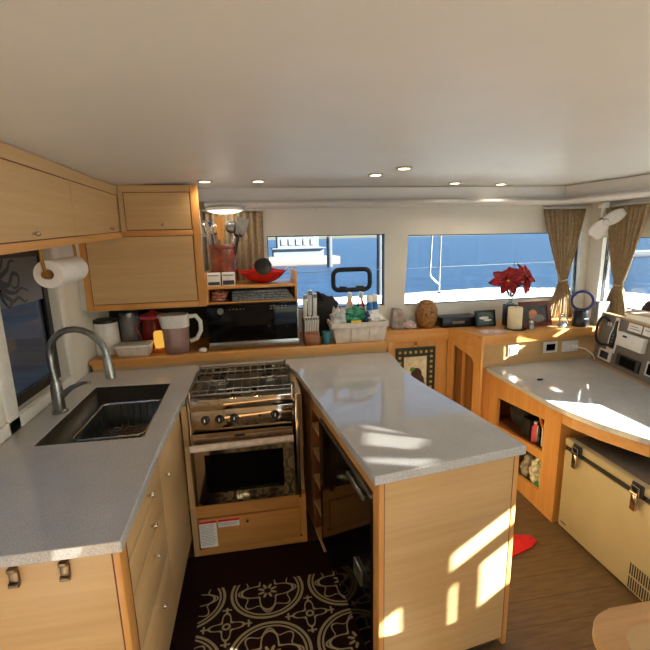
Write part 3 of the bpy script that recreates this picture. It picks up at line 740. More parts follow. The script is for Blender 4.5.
# folded things on the middle shelf
m_ = MB()
for k in range(3): m_.lump((-.235+k*.004, 2.88, 1.2775+.012+.020*k), .055, .06, .013, .10, 20+k)
tag(m_.build('folded_cloths', plain('striped_cloth', (190, 130, 110), .9, vary=.45, scale=70), None, (-.235, 2.88, 1.277)), 'red and white folded cloths at the left of the hutch shelf', 'cloth')
m_ = MB()
for k in range(4): m_.hexa([(-.15, 2.80+.004*k, 1.2775+.017*k), (.25-.012*k, 2.80, 1.2775+.017*k), (.25-.01*k, 3.08, 1.2775+.017*k), (-.14+.02*k, 3.08, 1.2775+.017*k), (-.15, 2.80, 1.293+.017*k), (.25-.012*k, 2.80, 1.293+.017*k), (.25-.01*k, 3.08, 1.293+.017*k), (-.14+.02*k, 3.08, 1.293+.017*k)], .006)
tag(m_.build('folded_placemats', plain('mottled_placemat', (92, 96, 100), .9, vary=.75, scale=120), None, (.05, 2.9, 1.277)), 'stack of black and white mottled placemats above the microwave', 'placemats')
ZT = 1.3805
# crock and utensils
CX, CY = -.195, 2.95
ck = MB().lathe([(.075, 0), (.088, .01), (.092, .09), (.086, .10), (.086, .235), (.094, .243), (.094, .258), (.086, .26), (.078, .255), (.078, .02), (0, .02)], (CX, CY, ZT+.0), 32)
tag(ck.build('utensil_crock', 'terracotta', None, (CX, CY, ZT)), 'brown glazed crock full of kitchen utensils on the hutch', 'crock')
def utensil(name, label, foot, top, head, hm, sm='steelb', r=.006):
    t = thing(name, label, 'utensil', foot)
    MB().tube([foot, (Vector(foot)*.4+Vector(top)*.6), top], [r*.8, r, r*.9], 8).build('handle', sm, t)
    d = (Vector(top)-Vector(foot)).normalized()
    head(t, Vector(top), d, hm); return t
def h_paddle(w, l, th=.006):
    def f(t, p, d, m):
        ex = Vector((0, -1, 0)).cross(d).normalized(); ey = d.cross(ex)
        mb = MB(); mb.M = frame_matrix(p, ex, ey, d)
        mb.hexa([(-w*.35, -th/2, -.01), (w*.35, -th/2, -.01), (w*.35, th/2, -.01), (-w*.35, th/2, -.01), (-w*.5, -th/2, l), (w*.5, -th/2, l), (w*.5, th/2, l), (-w*.5, th/2, l)], th*.35)
        mb.build('blade', m, t)
    return f
def h_spoon(rx, rz):
    def f(t, p, d, m): MB().ell(p+d*rz*.8, rx, rx*.45, rz).build('bowl', m, t)
    return f
def h_whisk(t, p, d, m):
    mb = MB(); q = Vector((0, 0, 1)).rotation_difference(d)
    for k in range(5):
        a = PI*k/5; pts = []
        for i in range(15):
            u = i/14*2*PI; pts.append(p+q @ Vector((math.cos(a)*.036*math.sin(u), math.sin(a)*.036*math.sin(u), .05-.055*math.cos(u))))
        mb.tube(pts, .0018, 6, True)
    mb.build('wire_loops', m, t)
F0 = ZT+.03
utensil('whisk', 'wire whisk leaning left in the crock', (CX-.03, CY, F0), (CX-.095, CY-.03, ZT+.315), h_whisk, 'chrome')
utensil('serving_spoon', 'steel serving spoon with round bowl at the left of the crock', (CX-.02, CY+.02, F0), (CX-.045, CY+.02, ZT+.33), h_spoon(.026, .037), 'chrome')
utensil('wooden_spatula', 'flat wooden spatula standing up in the crock', (CX+.0, CY-.03, F0), (CX-.002, CY-.035, ZT+.30), h_paddle(.056, .14, .007), 'woodspoon', 'woodspoon', .008)
utensil('ladle', 'steel ladle with domed bowl in the middle of the crock', (CX+.02, CY+.01, F0), (CX+.06, CY+.0, ZT+.34), h_spoon(.040, .042), 'steelb')
utensil('spatula', 'grey and black turner spatula leaning right from the crock', (CX+.03, CY-.02, F0), (CX+.12, CY-.04, ZT+.33), h_paddle(.085, .105), 'grey', 'black', .008)
utensil('mixing_spoon', 'black nylon spoon beside the turner in the crock', (CX+.03, CY+.02, F0), (CX+.10, CY+.03, ZT+.31), h_spoon(.034, .048), 'rubber', 'black', .007)
utensil('peeler', 'steel handled peeler low at the right of the crock', (CX+.01, CY-.045, F0), (CX+.065, CY-.06, ZT+.27), h_paddle(.022, .05, .004), 'chrome')
utensil('scoop', 'blue handled scoop behind the whisk in the crock', (CX-.035, CY+.03, F0), (CX-.07, CY+.04, ZT+.36), h_spoon(.02, .03), 'navy', 'navy')
# two white boxes
for x, lb in ((-.255, 'white box with dark printed lower edge below the crock, left one'), (-.163, 'white box with dark printed lower edge below the crock, right one')):
    t = thing('tea_box', lb, 'box', (x, 2.826, ZT), 'small boxes on the hutch')
    MB().box(x-.041, x+.041, 2.802, 2.848, ZT, ZT+.085, .002).build('carton', 'paper', t)
    MB().box(x-.036, x+.036, 2.8008, 2.8016, ZT+.008, ZT+(.028 if x < -.2 else .036)).build('printed_band', 'ink', t)
    MB().box(x-.034, x+.034, 2.8008, 2.8016, ZT+.066, ZT+.072).build('printed_line', 'grey', t)
# glass bowl
bw = thing('glass_bowl', 'wide red glass bowl on top of the hutch', 'bowl', (.06, 2.90, ZT))
def bowl_pt(u, v):
    a = 2*PI*u; r = .035+.135*(v**.75); z = .004+.085*(v**1.6)
    z += .012*v*v*math.cos(4*a)
    return (.06+r*1.02*math.cos(a), 2.945+r*.82*math.sin(a), ZT+z)
mb = MB().grid(bowl_pt, 40, 10); mb.build('bowl_wall', plain('glossy_red', (186, 20, 18), .12), bw, solid=.004)
MB().lathe([(.037, 0), (.037, .005), (0, .006)], (.06, 2.945, ZT), 24).build('foot', plain('deep_red', (150, 14, 14), .15), bw)
tag(MB().lathe([(.0, 0), (.052, 0), (.056, .005), (.056, .018), (.05, .022), (0, .022)], (.062, 2.822, ZT+.115), 32, (0, -1, .12)).build('round_lid', 'black', None, (.062, 2.822, ZT+.06)), 'round black lid propped against the red glass bowl', 'lid')

# ------------------------------------------------------------------ right of the microwave
kb = thing('knife_block', 'wooden block holding white handled knives', 'knife block', (.345, 2.76, Z))
MB().hexa([(.312, 2.735, Z), (.412, 2.735, Z), (.412, 2.86, Z), (.312, 2.86, Z), (.312, 2.745, Z+.075), (.412, 2.745, Z+.075), (.412, 2.90, Z+.17), (.312, 2.90, Z+.17)], .003).build('block', wood('block_wood', (150, 92, 52), (120, 70, 38), (60, 60, 4)), kb)
MB().box(.332, .368, 2.733, 2.7345, Z+.03, Z+.038).build('label_plate', 'tan', kb)
def knife(x, y, z, l, tall, lb):
    t = thing('steak_knife' if not tall else 'kitchen_knife', lb, 'knife', (x, y, z), 'knives in the block')
    mb = MB(); w = .0060 if not tall else .0135
    mb.hexa([(x-w, y-.012, z), (x+w, y-.012, z), (x+w, y+.012, z), (x-w, y+.012, z), (x-w, y-.05, z+l), (x+w, y-.05, z+l), (x+w, y-.024, z+l+.008), (x-w, y-.024, z+l+.008)], .004)
    mb.build('handle', 'white', t); MB().box(x-w*.6, x+w*.6, y-.008, y+.010, z-.06, z-.0005).build('blade', 'chrome', t)
    MB().hexa([(x-w*.9, y-.0525, z+l*.85), (x+w*.9, y-.0525, z+l*.85), (x+w*.9, y-.045, z+l*.85), (x-w*.9, y-.045, z+l*.85), (x-w*.9, y-.056, z+l), (x+w*.9, y-.056, z+l), (x+w*.9, y-.049, z+l), (x-w*.9, y-.049, z+l)]).build('butt_cap', 'steelb', t)
for k in range(6): knife(.321+k*.0164, 2.772, Z+.095, .10, False, 'white handled steak knife in the front row of the block')
for k, (x, dz) in enumerate(((.328, 0), (.362, .025), (.396, .005))):
    knife(x, 2.85, Z+.165+dz, .17, True, ('large white knife handle at the left of the back row', 'tallest white knife handle in the back row', 'large white knife handle at the right of the back row')[k])
bc = MB().lathe([(.026, 0), (.03, .004), (.033, .085), (.030, .085), (.027, .01), (0, .01)], (.464, 2.775, Z), 24)
tag(bc.build('cup', 'teal', None, (.464, 2.775, Z)), 'teal enamel cup between the knife block and the basket', 'cup')
bk = thing('basket', 'cream plastic basket full of cleaning supplies', 'basket', (.69, 2.83, Z))
BX0, BX1, BY0, BY1 = .503, .880, 2.735, 2.965
m_ = MB()
o_ = [(BX0+.025, BY0+.02), (BX1-.02, BY0+.02), (BX1-.02, BY1-.02), (BX0+.025, BY1-.02)]
tp = [(BX0, BY0), (BX1, BY0), (BX1, BY1), (BX0, BY1)]
m_.add([(x, y, Z+.002) for x, y in o_]+[(x, y, Z+.125) for x, y in tp], [(0, 3, 2, 1)]+[(i, (i+1) % 4, 4+(i+1) % 4, 4+i) for i in range(4)])
m_.build('tub', 'bucketw', bk, solid=.004)
MB().holed([(BX0-.01, BY0-.01), (BX1+.01, BY0-.01), (BX1+.01, BY1+.01), (BX0-.01, BY1+.01)], [[(BX0+.006, BY0+.006), (BX1-.006, BY0+.006), (BX1-.006, BY1-.006), (BX0+.006, BY1-.006)]], Z+.112, Z+.14).build('rim', 'bucketw', bk)
for x in (.628, .755): MB().hexa([(x-.002, BY0+.014, Z+.005), (x+.002, BY0+.014, Z+.005), (x+.002, BY0+.022, Z+.005), (x-.002, BY0+.022, Z+.005), (x-.002, BY0-.004, Z+.112), (x+.002, BY0-.004, Z+.112), (x+.002, BY0+.004, Z+.112), (x-.002, BY0+.004, Z+.112)]).build('rib', 'bucketw', bk)
def spray(x, y, label, body_m, trig_m):
    t = thing('spray_bottle', label, 'bottle', (x, y, Z+.005), 'spray bottles in the basket')
    MB().lathe([(.03, 0), (.032, .01), (.032, .19), (.024, .24), (.014, .265), (.014, .28)], (x, y, Z+.006), 20).build('body', body_m, t)
    h = MB().hexa([(x-.013, y-.03, Z+.286), (x+.013, y-.03, Z+.286), (x+.013, y+.03, Z+.286), (x-.013, y+.03, Z+.286), (x-.011, y-.045, Z+.33), (x+.011, y-.045, Z+.33), (x+.011, y+.02, Z+.33), (x-.011, y+.02, Z+.33)], .005).build('spray_head', 'white', t)
    MB().hexa([(x-.006, y-.055, Z+.245), (x+.006, y-.055, Z+.165), (x+.006, y-.047, Z+.245), (x-.006, y-.047, Z+.245), (x-.006, y-.035, Z+.286), (x+.006, y-.035, Z+.286), (x+.006, y-.02, Z+.286), (x-.006, y-.02, Z+.286)]).build('trigger', trig_m, h)
spray(.655, 2.90, 'spray bottle with orange trigger at the left in the basket', 'white', 'orange')
spray(.735, 2.90, 'spray bottle with red trigger at the right in the basket', 'clear', 'red')
for x, y, lb in ((.795, 2.88, 'blue capped bottle in the basket, left of the pair'), (.838, 2.90, 'blue capped bottle in the basket, nearest the window edge')):
    t = thing('cleaner_bottle', lb, 'bottle', (x, y, Z+.005), 'blue bottles in the basket')
    MB().lathe([(.022, 0), (.024, .01), (.024, .235), (.018, .25)], (x, y, Z+.006), 18).build('body', 'blue', t)
    MB().lathe([(.021, 0), (.021, .04), (.017, .05), (0, .05)], (x, y, Z+.2565), 18).build('cap', 'white', t)
    MB().lathe([(.0244, 0), (.0244, .06)], (x, y, Z+.14), 18).build('label_band', 'white', t)
tag(MB().lump((.555, 2.82, Z+.14), .055, .06, .09, .35, 5, fr=4).build('plastic_bag', plain('milky_film', (196, 196, 194), .22, vary=.2, scale=20), None, (.555, 2.82, Z+.05)), 'crumpled clear plastic bag at the left of the basket', 'bag')
tag(MB().lump((.675, 2.80, Z+.175), .075, .045, .06, .45, 8, fr=3).build('green_bag', 'green', None, (.685, 2.80, Z+.105)), 'crumpled green bag on top of the basket', 'bag')
tag(MB().box(.63, .70, 2.742, 2.758, Z+.125, Z+.155, .005).build('sponge', 'yellow', None, (.665, 2.75, Z+.125)), 'yellow sponge below the green bag at the basket rim', 'sponge')
tag(MB().lump((.748, 2.79, Z+.15), .03, .035, .055, .2, 9).build('cloth', 'navy', None, (.745, 2.80, Z+.095)), 'navy cloth beside the green bag in the basket', 'cloth')
tag(MB().lump((.80, 2.79, Z+.155), .06, .045, .045, .4, 12, fr=5).build('rag', 'paper', None, (.80, 2.79, Z+.108)), 'crumpled white rag at the right front of the basket', 'rag')
# black bag behind knife block
bb = thing('black_bag', 'black padded bag with grab loop behind the knives', 'bag', (.46, 3.0, Z))
m_ = MB(); m_.lump((.49, 3.02, Z+.15), .13, .085, .15, .18, 2); m_.lump((.40, 2.99, Z+.20), .07, .06, .085, .25, 4)
m_.build('pouch', 'fabric_black', bb)
MB().tube([(.40, 2.98, Z+.27), (.41, 2.975, Z+.315), (.44, 2.975, Z+.325), (.47, 2.98, Z+.30), (.47, 2.99, Z+.26)], .013, 10).build('grab_loop', 'fabric_black', bb)
# black grab handle on the window pane
gh = thing('suction_handle', 'black rectangular grab handle stuck on the front window', 'handle', (.73, 3.19, 1.25))
hp = [(.733+a, 3.168, 1.352+b) for a, b in rrect(.285, .155, .045)]
MB().tube(hp, .0175, 12, True).build('grip', 'rubber', gh)
for x in (.665, .80):
    MB().box(x-.03, x+.03, 3.155, 3.182, 1.265, 1.302, .008).lathe([(.022, 0), (.024, .01), (.014, .06)], (x, 3.243, 1.276), 18, (0, -1, 0)).build('suction_foot', 'rubber', gh)

# ------------------------------------------------------------------ recess, nav station shelf
al = thing('recess_cabinet', 'honey wood panelled recess between the galley and the chart table', 'cabinet', (1.2, 3.1, 0))
MB().box(.90, 1.475, 3.06, 3.09, .0, .90).build('back_panel', 'trim_z', al)
MB().box(.90, 1.475, 3.035, 3.0595, .87, .9345, .003).build('top_rail', 'trim_x', al)
DA, DB = Vector((1.475, 3.05)), Vector((1.575, 2.725)); dd = (DB-DA); Ld = dd.length; dd.normalize(); dn = Vector((-dd.y, dd.x))
def dg(u, o): q = DA+dd*u+dn*o; return (q.x, q.y)
def dbox(u0, u1, o0, o1, z0, z1, name, m, par=None, b=0): return MB().prism([dg(u0, o0), dg(u1, o0), dg(u1, o1), dg(u0, o1)], z0, z1, b).build(name, m, par or al)
dbox(0, Ld, 0, .02, .8655, .9345, 'top_rail', 'trim_x')
dbox(0, .05, 0, .02, 0, .865, 'stile', 'trim_z'); dbox(Ld-.05, Ld, 0, .02, 0, .865, 'stile', 'trim_z')
m_ = MB(); zt = .865
ap = [(.05, .02), (Ld-.05, .02), (Ld-.05, .72)]+[(Ld-.05-.05+.05*math.cos(a*PI/12), .77+.05*math.sin(a*PI/12)) for a in range(1, 7)]+[(.05, .835)]
m_.holed([(.05, .0), (Ld-.05, .0), (Ld-.05, zt), (.05, zt)], [[(.062, .05), (Ld-.066, .05), (Ld-.066, .74), (Ld-.085, .775), (Ld-.12, .79), (.062, .835)]], .002, .018, lambda u, v, w: (*dg(u, w), v))
fd_ = m_.build('door_frame', 'trim_z', al)
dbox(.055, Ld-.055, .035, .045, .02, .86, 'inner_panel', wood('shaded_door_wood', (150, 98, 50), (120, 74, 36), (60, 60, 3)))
dbox(.15, .162, .012, .034, .05, .80, 'door_stile', 'trim_z')
art = thing('wall_hanging', 'framed tile picture with green border hung in the recess', 'picture', (1.2, 3.05, .4))
MB().holed([(1.05, .42), (1.372, .42), (1.372, .815), (1.05, .815)], [[(1.115, .48), (1.305, .48), (1.305, .745), (1.115, .745)]], 3.043, 3.0595, lambda u, v, w: (u, w, v)).build('border', plain('dark_green_border', (34, 46, 40), .5), art)
m_ = MB()
for k in range(9):
    for e in (1.082, 1.339): m_.ell((e, 3.043, .445+k*.042), .013, .003, .012, 8, 6)
for k in range(5):
    for e in (.45, .78): m_.ell((1.125+k*.043, 3.043, e), .012, .003, .013, 8, 6)
m_.build('gold_leaf_pattern', plain('dull_gold', (176, 142, 62), .5), art)
MB().box(1.116, 1.304, 3.048, 3.058, .481, .744).build('picture_field', plain('ivory_field', (216, 204, 170), .6), art)
MB().ell((1.22, 3.047, .60), .045, .004, .05).ell((1.255, 3.047, .54), .03, .004, .05).build('painted_jug', plain('painted_brown', (66, 34, 30), .5), art)
MB().ell((1.185, 3.0465, .64), .022, .004, .018).ell((1.275, 3.0465, .51), .018, .004, .03).build('painted_leaf', plain('painted_green', (70, 130, 40), .5), art)
MB().tube([(1.17, 3.05, .815), (1.21, 3.053, .845), (1.25, 3.05, .815)], .0025, 6).build('hanging_cord', 'brass', art)
MB().lathe([(.012, 0), (.012, .012), (0, .016)], (1.21, 3.058, .848), 12, (0, -1, 0)).build('hook', 'brass', art)

ns = thing('window_ledge', 'honey wood ledge under the front windows with raised front lip', 'shelf', (2.0, 3.0, .9))
MB().prism([(.8985, 3.03), (1.468, 3.03), (1.568, 2.712), (2.535, 2.775), (XR-.005, 2.79), (XR-.005, 3.195), (.8985, 3.195)], .935, .96).build('shelf_board', 'trim_x', ns)
MB().prism([(1.575, 2.695), (2.55, 2.757), (2.55, 2.776), (1.578, 2.714)], .895, .964, .003).build('lip', 'trim_x', ns)
MB().prism([(1.560, 2.70), (1.582, 2.693), (1.60, 2.73), (1.577, 2.74)], .02, .955, .003).build('corner_post', 'trim_z', ns)
MB().prism([(2.55, 2.757), (XR-.01, 2.66), (XR-.01, 2.68), (2.555, 2.777)], .895, .964, .003).build('lip', 'trim_x', ns)
MB().prism([(1.60, 2.735), (2.55, 2.80), (XR-.005, 2.70), (XR-.005, 2.76), (2.55, 2.82), (1.60, 2.755)], .72, .8945).build('back_panel', 'panel', ns)

# switch plates
def plate(name, label, cat, x, z, w, h, inner):
    y = 2.735+(x-1.60)*.0684-.0005
    t = thing(name, label, cat, (x, y, z)); ex = Vector((.9977, .0683, 0)); ey = Vector((0, 0, 1)); ez = ex.cross(ey)
    mb = MB(); mb.M = frame_matrix((x, y, z), ex, ey, ez)
    mb.box(-w/2, w/2, -h/2, h/2, 0, .010, .003).build('plate', 'white', t)
    for nm, m, a, b, c, d, e in inner:
        k = MB(); k.M = mb.M; k.box(a, b, c, d, .0101, .0101+e, min(.002, e*.3)).build(nm, m, t)
    return t
plate('light_switch', 'square white rocker switch at the left of the chart table panel', 'switch', 1.84, .832, .085, .085, [('rocker', 'white', -.03, .03, -.03, .03, .006)])
plate('thermostat', 'white control unit with black screen above the chart table', 'thermostat', 2.16, .827, .122, .085, [('screen', 'blackg', -.038, .038, -.025, .025, .002)])
so = plate('power_socket', 'white double power socket with a plug in it', 'socket', 2.335, .822, .14, .085, [('socket_face', 'white', -.055, -.005, -.03, .03, .003), ('socket_face', 'white', .005, .055, -.03, .03, .003)])
pg = thing('charging_cable', 'white plug and cable running from the socket to the tilted board', 'cable', (2.37, 2.75, .82))
MB().box(2.345, 2.378, 2.745, 2.771, .807, .838, .005).build('plug', 'white', pg)
MB().tube([(2.365, 2.748, .82), (2.40, 2.70, .815), (2.43, 2.66, .78), (2.45, 2.66, .75), (2.47, 2.685, .735), (2.50, 2.70, .733)], .0045, 8).build('cord', 'white', pg)

# ------------------------------------------------------------------ things on the window ledge
ZL = .9605
m_ = MB().hexa([(1.03, 3.08, ZL), (1.17, 3.08, ZL), (1.17, 3.18, ZL), (1.03, 3.18, ZL), (1.05, 3.11, ZL+.16), (1.12, 3.11, ZL+.15), (1.12, 3.17, ZL+.15), (1.05, 3.17, ZL+.16)], .01)
tag(m_.build('folded_bag', 'fabric_grey', None, (1.1, 3.12, ZL)), 'folded grey cloth bag leaning at the left end of the window ledge', 'bag')
tag(MB().lump((1.165, 3.085, ZL+.03), .055, .035, .03, .3, 14, fr=4).build('cloth_bundle', plain('pale_mauve_cloth', (176, 158, 160), .9, vary=.3, scale=40), None, (1.165, 3.085, ZL)), 'small pale crumpled cloth beside the carved vase', 'cloth')
m_ = MB().lathe([(.05, 0), (.058, .006), (.078, .05), (.088, .10), (.082, .15), (.06, .195), (.045, .212), (.042, .212), (.05, .19), (0, .18)], (1.315, 3.105, ZL), 36)
tag(m_.build('carved_vase', 'carved', None, (1.315, 3.105, ZL)), 'egg shaped carved brown wooden vase on the window ledge', 'vase')
sb = thing('media_box', 'flat black media box on the ledge beside the carved vase', 'media box', (1.56, 3.10, ZL))
MB().box(1.42, 1.73, 3.03, 3.19, ZL, ZL+.078, .004).build('case', 'black', sb)
MB().box(1.50, 1.60, 3.0285, 3.0298, ZL+.03, ZL+.05).box(1.68, 1.71, 3.0285, 3.0298, ZL+.05, ZL+.056).build('front_marks', 'grey', sb)
def pframe(name, label, cx, y, w, h, bd, fm, pic, lean=.2, rot=0):
    t = thing(name, label, 'picture frame', (cx, y, ZL))
    ex = Vector((math.cos(rot), math.sin(rot), 0)); ey = Vector((math.sin(rot)*-math.sin(lean), math.cos(rot)*math.sin(lean), math.cos(lean))); ez = ex.cross(ey)
    Mx = frame_matrix((cx, y, ZL+.002), ex, ey, ez)
    mb = MB(); mb.M = Mx; mb.holed([(-w/2, 0), (w/2, 0), (w/2, h), (-w/2, h)], [[(-w/2+bd, bd), (w/2-bd, bd), (w/2-bd, h-bd), (-w/2+bd, h-bd)]], -.006, .012).build('frame', fm, t)
    mb = MB(); mb.M = Mx; mb.box(-w/2+bd*.9, w/2-bd*.9, bd*.9, h-bd*.9, -.004, .004).build('photo', pic[0], t)
    for nm, m, shp in pic[1]:
        mb = MB(); mb.M = Mx
        for (a, b, ra, rb) in shp: mb.ell((a, b, .0045), ra, rb, .0012, 14, 6)
        mb.build(nm, m, t)
    mb = MB(); mb.M = Mx; mb.hexa([(-.02, .0, -.06), (.02, .0, -.06), (.02, .0, -.055), (-.02, .0, -.055), (-.02, h*.7, -.012), (.02, h*.7, -.012), (.02, h*.7, -.007), (-.02, h*.7, -.007)]).build('easel_back', 'black', t)
pframe('small_photo_frame', 'small black photo frame with a boat picture on the ledge', 1.755, 2.99, .165, .128, .017, 'black', (plain('photo_teal', (70, 92, 92), .4, vary=.3), [('pictured_boat', 'white', [(-.01, .068, .04, .012), (.02, .05, .035, .008)])]))
pframe('large_photo_frame', 'larger mahogany photo frame with a person in it on the ledge', 2.125, 2.90, .26, .192, .03, 'fibre', (plain('photo_dark', (44, 48, 44), .4, vary=.3), [('pictured_head', plain('skin_tone', (190, 120, 80), .5), [(-.02, .10, .035, .03), (-.035, .075, .02, .02)]), ('pictured_body', 'grey', [(.025, .06, .05, .03)])]), .25)
m_ = MB()
for k, (x, y, a) in enumerate(((1.70, 2.80, .1), (1.735, 2.81, -.25), (1.69, 2.83, .4))):
    ca, sa = math.cos(a), math.sin(a)
    m_.prism([(x+ca*u-sa*v, y+sa*u+ca*v) for u, v in ((-.07, -.045), (.07, -.045), (.07, .045), (-.07, .045))], ZL+.0012*k+.0004, ZL+.0012*k+.0012)
tag(m_.build('papers', plain('printed_papers', (206, 180, 176), .8, vary=.25, scale=60), None, (1.71, 2.81, ZL)), 'loose papers lying in front of the small black photo frame', 'papers')
tr = thing('candle_tray', 'black tray under the ivory pillar candle', 'tray', (1.93, 2.86, ZL))
MB().lathe([(.075, 0), (.08, .006), (.078, .008), (0, .007)], (1.925, 2.865, ZL), 28).build('dish', 'black', tr)
cd = thing('pillar_candle', 'ivory pillar candle in front of the flower vase', 'candle', (1.915, 2.86, ZL+.008))
MB().lathe([(.05, 0), (.052, .004), (.052, .155), (.048, .16), (.04, .154), (0, .15)], (1.915, 2.86, ZL+.0085), 28).build('wax', 'candle', cd)
MB().cyl((1.915, 2.86, ZL+.158), (1.917, 2.86, ZL+.172), .0015, n=6).build('wick', 'black', cd)
# flower vase: black stand with glass vase
sp = MB().box(1.915, 1.995, 2.95, 3.03, ZL, ZL+.17, .004)
tag(sp.build('black_stand', 'black', None, (1.955, 2.99, ZL)), 'square black stand behind the pillar candle', 'stand')
fv = thing('flower_vase', 'glass stem vase holding crimson poinsettia flowers', 'vase', (1.955, 2.99, ZL+.17))
VZ = ZL+.1705
MB().lathe([(.028, 0), (.03, .004), (.012, .012), (.011, .04), (.03, .085), (.042, .125), (.04, .125), (.027, .085), (.006, .05), (0, .05)], (1.955, 2.99, VZ), 22).build('glass', 'clear', fv)
def poinsettia(c, r, tilt, seed, label, foot):
    rnd = random.Random(seed)
    t = thing('poinsettia', label, 'flower', foot, 'poinsettias in the glass vase')
    m_ = MB(); q = Vector((0, 0, 1)).rotation_difference(Vector(tilt).normalized())
    for ly, (n, ln, el) in enumerate(((7, r, .1), (6, r*.75, .45), (5, r*.5, .8))):
        for k in range(n):
            a = 2*PI*(k+.5*ly+rnd.random()*.3)/n; L_ = ln*(.85+.3*rnd.random()); W_ = L_*.28; e = el+rnd.uniform(-.15, .15)
            def pf(u, v, a=a, L_=L_, W_=W_, e=e):
                w = W_*math.sin(PI*min(1, max(0, v*.92+.06)))**.8*(u-.5)*2; x = L_*v
                z = math.sin(e)*x-.25*L_*v*v+abs(u-.5)*.02; x *= math.cos(e)
                p = Vector((x*math.cos(a)-w*math.sin(a), x*math.sin(a)+w*math.cos(a), z)); return Vector(c)+q @ p
            m_.grid(pf, 4, 6)
    m_.build('petals', 'petal', t, solid=.0015)
    MB().ell(Vector(c)+Vector(tilt).normalized()*.012, .012, .012, .01, 8, 6).build('flower_centre', 'yellow', t)
    MB().tube([Vector(foot), Vector(foot)*.5+Vector(c)*.5+Vector((0, 0, .01)), Vector(c)-Vector(tilt).normalized()*.004], .003, 6).build('stem', 'leaf', t)
ft = (1.955, 2.99, VZ+.055)
poinsettia((1.885, 2.93, VZ+.185), .125, (-.5, -.9, .5), 1, 'crimson poinsettia leaning left out of the vase', (1.950, 2.988, VZ+.056))
poinsettia((2.02, 2.94, VZ+.21), .125, (.45, -.9, .55), 2, 'crimson poinsettia leaning right out of the vase', (1.960, 2.988, VZ+.056))
poinsettia((1.955, 3.0, VZ+.225), .095, (0, -.3, 1), 3, 'crimson poinsettia at the top middle of the vase', (1.955, 2.993, VZ+.058))
m_ = MB()
for k in range(6):
    a = k*1.05+.3; pz = VZ+.12
    def lf(u, v, a=a): 
        r = .015+.075*v; w = .022*math.sin(PI*(v*.9+.08))*(u-.5)*2
        return (1.955+r*math.cos(a)-w*math.sin(a), 2.985+r*math.sin(a)+w*math.cos(a), VZ+.115+.05*v-.03*v*v)
    m_.grid(lf, 3, 5)
tag(m_.build('flower_leaves', 'leaf', None, (1.955, 2.99, VZ+.1), solid=.0015), 'dark leaves below the poinsettia flowers', 'leaves')
tag(MB().tube([(1.955, 2.985, VZ+.06), (1.95, 2.96, VZ+.2), (1.94, 2.95, VZ+.335)], [.0035, .003, .002], 6).build('bare_twig', 'leaf', None, (1.955, 2.985, VZ+.06)), 'thin bare twig standing above the poinsettias', 'twig')
shk = thing('shaker', 'small dark metal shaker between the candle and the mahogany frame', 'shaker', (2.035, 2.835, ZL))
MB().lathe([(.022, 0), (.025, .005), (.018, .035), (.02, .05)], (2.035, 2.835, ZL), 18).build('body', 'steelb', shk)
MB().lathe([(.021, 0), (.018, .015), (0, .02)], (2.035, 2.835, ZL+.0505), 18).build('cap', 'chrome', shk)
orn = thing('glass_ornament', 'small blue and clear glass ornament right of the mahogany frame', 'ornament', (2.285, 2.81, ZL))
MB().ell((2.275, 2.81, ZL+.02), .035, .025, .02).build('foot', plain('pale_blue_glass', (110, 140, 165), .1), orn)
MB().tube([(2.27, 2.81, ZL+.04), (2.255, 2.81, ZL+.07), (2.275, 2.81, ZL+.10), (2.30, 2.81, ZL+.09), (2.32, 2.81, ZL+.05), (2.335, 2.81, ZL+.012)], [.012, .01, .009, .008, .007, .005], 10).build('curved_neck', 'chrome', orn)
rf = thing('ring_fan', 'small black bladeless fan with a blue ring on the ledge', 'fan', (2.455, 2.84, ZL))
MB().lathe([(.06, 0), (.062, .006), (.056, .10), (.05, .125), (0, .128)], (2.455, 2.84, ZL), 28).build('base', 'black', rf)
MB().lathe([(.062, -.025), (.078, -.025), (.082, 0), (.078, .025), (.062, .025), (.060, 0), (.062, -.025)], (2.455, 2.84, ZL+.195), 36, (-.62, -.78, 0), cap=False).build('ring', 'navy', rf)
MB().box(2.435, 2.475, 2.7795, 2.7840, ZL+.06, ZL+.068).build('badge', 'grey', rf)
tag(MB().box(2.555, 2.655, 2.79, 2.86, ZL, ZL+.185, .006).build('carton', 'grey', None, (2.60, 2.82, ZL)), 'plain pale grey carton standing behind the ring fan', 'box')

# ------------------------------------------------------------------ chart table
ct = thing('chart_table', 'grey quartz chart table top with honey wood front rail', 'table', (2.2, 2.0, .6))
edge = [(1.625, 2.73), (1.622, 2.3), (1.618, 2.03), (1.632, 1.90), (1.674, 1.735), (1.76, 1.545), (1.95, 1.34), (2.25, 1.2), (2.772, 1.15)]
def offs(path, d):
    out = []
    for i, p in enumerate(path):
        a = Vector(path[max(i-1, 0)]); b = Vector(path[min(i+1, len(path)-1)]); t = (b-a).normalized(); out.append((p[0]-t.y*d, p[1]+t.x*d))
    return out
top = MB().prism(edge+[(2.772, 2.71), (2.55, 2.798), (1.605, 2.735)], .69, .72).build('top', 'quartz', ct)
bv = top.modifiers.new('edge', 'BEVEL'); bv.width = .004; bv.segments = 2; bv.limit_method = 'ANGLE'; bv.angle_limit = math.radians(50)
e2 = [(1.648, 2.72), (1.645, 2.3), (1.640, 2.03), (1.652, 1.90), (1.693, 1.745), (1.775, 1.56), (1.96, 1.36), (2.25, 1.222), (2.772, 1.172)]
e3 = offs(e2, .022)
m_ = MB()
for i in range(2, len(e2)-1): m_.prism([e2[i], e2[i+1], e3[i+1], e3[i]], .625, .6895)
m_.build('front_rail', 'trim_y', ct)
nc = thing('chart_cabinet', 'honey wood cabinet end with two open pigeonholes under the chart table', 'cabinet', (1.7, 2.35, 0))
NX = [1.655, 1.648]
